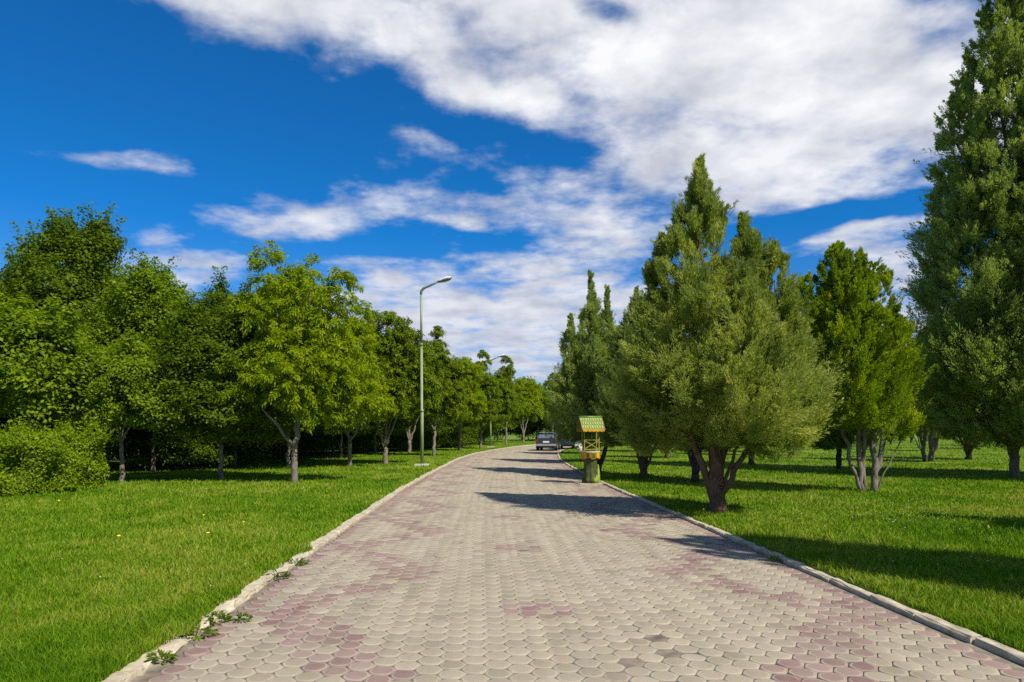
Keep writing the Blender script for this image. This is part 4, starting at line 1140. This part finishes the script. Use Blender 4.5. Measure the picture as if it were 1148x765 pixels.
# ------------------------------------------------------------------ small plants
def weed(x, y, src, label, n=60, r=0.13, h=0.05):
    r *= 0.62; n = int(n*0.7)
    rng = np.random.default_rng(int(abs(x*1000)+y*77))
    ang = rng.uniform(0, 6.28, n); rr = r*np.sqrt(rng.random(n))
    P = np.stack([rr*np.cos(ang)*1.3, rr*np.sin(ang), rng.random(n)*h*(1-rr/r*0.6)], -1)
    nrm = unit(np.array([0, 0, 1.0]) + rng.normal(size=(n, 3))*0.4)
    d = np.stack([np.cos(ang), np.sin(ang), rng.uniform(-0.2, 0.8, n)], -1); d = unit(d - nrm*np.sum(d*nrm, 1, keepdims=True))
    me = quads_mesh('weed', leaf_quads(P, d, nrm, 0.05*rng.uniform(0.6, 1.5, n), 0.020*rng.uniform(0.7, 1.4, n)), M['dark'], rng.random(n))
    o = link(bpy.data.objects.new('weed', me)); o.location = (x, y, 0.012)
    tag(o, label, 'weed', 'weeds along the kerbs')
for (px, py, lab, n, r) in ((181, 741, 'small weed on the paving at the bottom left kerb, nearest to the camera', 110, 0.10), (224, 713, 'flat weed beside the broken left kerb, second from the camera', 150, 0.14), (235, 697, 'leafy weed patch growing over a gap in the left kerb', 260, 0.20),
                            (272, 697, 'tiny weed between the pink stones right of the kerb weeds', 60, 0.07), (312, 648, 'weed at the left kerb beside a row of pink stones', 160, 0.16), (330, 633, 'bushy weed on the left kerb further along the path', 190, 0.18),
                            (874, 629, 'single weed on the inner edge of the right kerb', 150, 0.13)):
    Y = F*CAM_H/(py-482); weed((px-574)*Y/F, Y, None, lab, n, r)

def flowers():
    # white clover heads and dandelions dotted through the grass
    rng = np.random.default_rng(71)
    M['clover'] = simple_mat('clover_white', (0.42, 0.44, 0.30), (0.60, 0.60, 0.46), scale=30, rough=0.8)
    M['dandelion'] = simple_mat('dandelion_yellow', (0.65, 0.52, 0.02), (0.8, 0.62, 0.05), scale=30, rough=0.8)
    for (nm, mat, pts, r) in (('clover_flowers', 'clover', None, 0.009), ('dandelion', 'dandelion', None, 0.02)):
        bm = bmesh.new()
        P = []
        if nm == 'clover_flowers':
            for (cx, cy, sx, sy, n) in ((7.3, 11.6, 1.1, 1.0, 90), (5.2, 7.9, 1.2, 0.5, 14), (8.2, 15.0, 1.8, 1.5, 50), (-5, 7, 1.5, 1.5, 10), (-2.75, 6.4, 0.15, 0.4, 8)):
                for k in range(n):
                    P.append((rng.normal(cx, sx), rng.normal(cy, sy)))
        else:
            for (px, py) in ((789, 574), (66, 564), (228, 580), (273, 588), (233, 601), (133, 605), (1108, 594)):
                P.append(gnd(px, py))
        for (x, y) in P:
            l, r_ = path_edges(np.array(y))
            if l-0.35 < x < r_+0.3: continue
            s = rng.uniform(0.7, 1.3)*r*0.8*max(1, y/14)
            if nm == 'dandelion':
                b2 = bmesh.new()
                bmesh.ops.create_icosphere(b2, subdivisions=2, radius=s*1.3, matrix=Matrix.Translation((0, 0, 0.045)) @ Matrix.Diagonal((1, 1, 0.55, 1)))
                bm_tube(b2, [(0, 0, -0.03), (0.004, 0, 0.045)], 0.003, 5)
                o = bm_obj('dandelion', b2, M[mat]); o.location = (x, y, lz(x, y))
                tag(o, 'tiny yellow dandelion flower in the grass', 'flower', 'dandelions dotted in the lawns')
            else:
                bmesh.ops.create_icosphere(bm, subdivisions=1, radius=s, matrix=Matrix.Translation((x, y, lz(x, y)+0.035+rng.uniform(0, 0.02))))
        if nm == 'dandelion': bm.free()
        else:
            o = bm_obj(nm, bm, M[mat]); tag(o, kind='stuff')
flowers()

# ------------------------------------------------------------------ sky, sun, camera
SUN_EL, SUN_ROT = R_(47), R_(135)
W_ = bpy.data.worlds.new('World'); S.world = W_; W_.use_nodes = True
nt = W_.node_tree; N, L = nt.nodes, nt.links; N.clear()
sky = N.new('ShaderNodeTexSky'); sky.sky_type = 'NISHITA'; sky.sun_disc = False
sky.sun_elevation = SUN_EL; sky.sun_rotation = SUN_ROT
sky.air_density = 1.0; sky.dust_density = 0.1; sky.ozone_density = 4.0; sky.altitude = 1200
tc = N.new('ShaderNodeTexCoord'); D = tc.outputs['Generated']
sx = N.new('ShaderNodeSeparateXYZ'); L.new(D, sx.inputs[0])
dx, dy, dz = sx.outputs
def m(op, *a, clamp=False): return mth(N, L, op, *a, clamp=clamp)
def comb(a, b, c=0.0):
    n = N.new('ShaderNodeCombineXYZ')
    for i, v in enumerate((a, b, c)):
        if hasattr(v, 'is_linked'): L.new(v, n.inputs[i])
        else: n.inputs[i].default_value = v
    return n.outputs[0]
zc = m('ADD', m('MAXIMUM', dz, 0.0), 0.14)
plane = comb(m('DIVIDE', dx, zc), m('DIVIDE', dy, zc), 0.0)      # cloud deck, seen in perspective
yc = m('MAXIMUM', dy, 0.05)
ang = comb(m('DIVIDE', dx, yc), m('DIVIDE', dz, yc), 0.0)        # direction, for where the banks lie
warp = N.new('ShaderNodeTexNoise'); warp.inputs['Scale'].default_value = 2.2; warp.inputs['Detail'].default_value = 5; L.new(plane, warp.inputs['Vector'])
wv = N.new('ShaderNodeVectorMath'); wv.operation = 'MULTIPLY_ADD'; L.new(warp.outputs['Color'], wv.inputs[0])
wv.inputs[1].default_value = (0.10, 0.06, 0); wv.inputs[2].default_value = (-0.05, -0.03, 0)
wa = N.new('ShaderNodeVectorMath'); wa.operation = 'ADD'; L.new(ang, wa.inputs[0]); L.new(wv.outputs[0], wa.inputs[1])
def bank(px, py, rx, ry, rot, strength):
    mp = N.new('ShaderNodeMapping'); mp.vector_type = 'TEXTURE'
    mp.inputs['Location'].default_value = ((px-574)/F, (482-py)/F, 0)
    mp.inputs['Rotation'].default_value = (0, 0, -R_(rot)); mp.inputs['Scale'].default_value = (rx/F, ry/F, 1)
    L.new(wa.outputs[0], mp.inputs[0])
    ln = N.new('ShaderNodeVectorMath'); ln.operation = 'LENGTH'; L.new(mp.outputs[0], ln.inputs[0])
    mr = N.new('ShaderNodeMapRange'); mr.interpolation_type = 'SMOOTHSTEP'
    mr.inputs['From Min'].default_value = 1.55; mr.inputs['From Max'].default_value = 0.25
    mr.inputs['To Min'].default_value = 0.0; mr.inputs['To Max'].default_value = strength
    L.new(ln.outputs['Value'], mr.inputs['Value'])
    return mr.outputs[0]
banks = [(1090, 60, 190, 150, 0, 0.85), (830, 40, 430, 175, 8, 1.05), (370, 15, 240, 55, 14, 0.80), (560, 85, 200, 60, 20, 0.85), (860, 178, 210, 80, 2, 1.0), (690, 265, 110, 70, -8, 0.8), (590, 200, 150, 40, 18, 0.55),
         (390, 237, 160, 30, -6, 0.66), (560, 245, 130, 28, 10, 0.5), (560, 365, 270, 85, 0, 0.95), (520, 298, 60, 20, 0, 0.7), (190, 308, 90, 25, 0, 0.82), (150, 181, 75, 14, 6, 0.45), (180, 270, 40, 18, 0, 0.55),
         (960, 262, 115, 22, -10, 0.85), (1010, 300, 80, 40, -5, 0.75), (420, 290, 110, 18, 0, 0.5), (100, 380, 400, 40, 0, 0.6), (950, 400, 300, 90, 0, 0.8), (1500, 150, 420, 300, 0, 0.8), (-700, 150, 420, 200, 0, 0.5)]
cov = None
for b in banks:
    o = bank(*b); cov = o if cov is None else m('MAXIMUM', cov, o)
for b in ((930, 240, 150, 15, -12, 0.85), (585, 165, 110, 24, 18, 0.30), (470, 275, 130, 14, -4, 0.35), (684, 6, 34, 14, 8, 0.45), (880, 300, 60, 40, 0, 0.6)):
    cov = m('SUBTRACT', cov, bank(*b))
cov = m('MULTIPLY', m('MAXIMUM', cov, 0.0), m('GREATER_THAN', dy, 0.0))
back = m('MULTIPLY', m('LESS_THAN', dy, 0.0001), 0.45); cov = m('ADD', cov, back)
n1 = noise(N, L, plane, 3.0, 10, 0.57)
n2 = noise(N, L, plane, 9.0, 6, 0.55)
mpw = N.new('ShaderNodeMapping'); mpw.inputs['Scale'].default_value = (2.6, 4.6, 1); mpw.inputs['Rotation'].default_value = (0, 0, R_(25)); L.new(plane, mpw.inputs[0])
n3 = noise(N, L, mpw.outputs[0], 1.6, 8, 0.62)
dens = m('ADD', cov, m('ADD', m('MULTIPLY_ADD', n1, 1.9, -0.95), m('ADD', m('MULTIPLY_ADD', n2, 0.85, -0.425), m('MULTIPLY_ADD', n3, 0.35, -0.175))))
mr = N.new('ShaderNodeMapRange'); mr.interpolation_type = 'SMOOTHSTEP'
mr.inputs['From Min'].default_value = 0.20; mr.inputs['From Max'].default_value = 1.02; L.new(dens, mr.inputs['Value'])
mask = m('MULTIPLY', mr.outputs[0], 0.97)
# lit and thin parts white, thick undersides grey-lilac
n4 = noise(N, L, plane, 4.0, 8, 0.55)
sh = N.new('ShaderNodeMapRange'); sh.inputs['From Min'].default_value = 0.34; sh.inputs['From Max'].default_value = 0.62; L.new(n4, sh.inputs['Value'])
lowf = N.new('ShaderNodeMapRange'); lowf.inputs['From Min'].default_value = 0.03; lowf.inputs['From Max'].default_value = 0.42; L.new(dz, lowf.inputs['Value'])
c_hi = mixc(N, L, sh.outputs[0], (4.5, 4.65, 5.2), (7.5, 7.5, 7.6))
c_lo = mixc(N, L, sh.outputs[0], (3.4, 3.7, 4.7), (5.0, 5.2, 5.9))
ccol = mixc(N, L, lowf.outputs[0], c_lo, c_hi)
tfac = N.new('ShaderNodeMapRange'); tfac.inputs['From Min'].default_value = 0.0; tfac.inputs['From Max'].default_value = 0.27; L.new(dz, tfac.inputs['Value'])
tint = mixc(N, L, 1.0, sky.outputs[0], mixc(N, L, tfac.outputs[0], (0.55, 0.66, 0.88), (0.07, 0.60, 1.00)), 'MULTIPLY')
col = mixc(N, L, mask, tint, ccol)
bg = N.new('ShaderNodeBackground'); bg.inputs['Strength'].default_value = 0.1; L.new(col, bg.inputs['Color'])
ow = N.new('ShaderNodeOutputWorld'); L.new(bg.outputs[0], ow.inputs[0])

sun = bpy.data.lights.new('sun', 'SUN'); sun.energy = 4.9; sun.angle = R_(0.53); sun.color = (1.0, 0.945, 0.85)
so = bpy.data.objects.new('sun', sun); link(so)
sv = Vector((math.cos(SUN_EL)*math.sin(SUN_ROT), math.cos(SUN_EL)*math.cos(SUN_ROT), math.sin(SUN_EL)))
so.rotation_euler = sv.to_track_quat('Z', 'Y').to_euler(); so.location = sv*60

cam = bpy.data.cameras.new('camera'); cam.sensor_width = 36; cam.lens = 36*F/1148; cam.clip_end = 6000; cam.clip_start = 0.05
cam.shift_y = (482-382.5)/1148
co = bpy.data.objects.new('camera', cam); link(co); co.location = (0, 0, CAM_H); co.rotation_euler = (R_(90), 0, 0)
S.camera = co
S.view_settings.view_transform = 'Standard'; S.view_settings.look = 'None'; S.view_settings.exposure = 0.42; S.view_settings.gamma = 1.0
S.view_settings.use_curve_mapping = False
S.cycles.max_bounces = 8; S.cycles.diffuse_bounces = 5; S.cycles.transmission_bounces = 5; S.cycles.glossy_bounces = 2
S.cycles.use_denoising = False
S.render.film_transparent = False
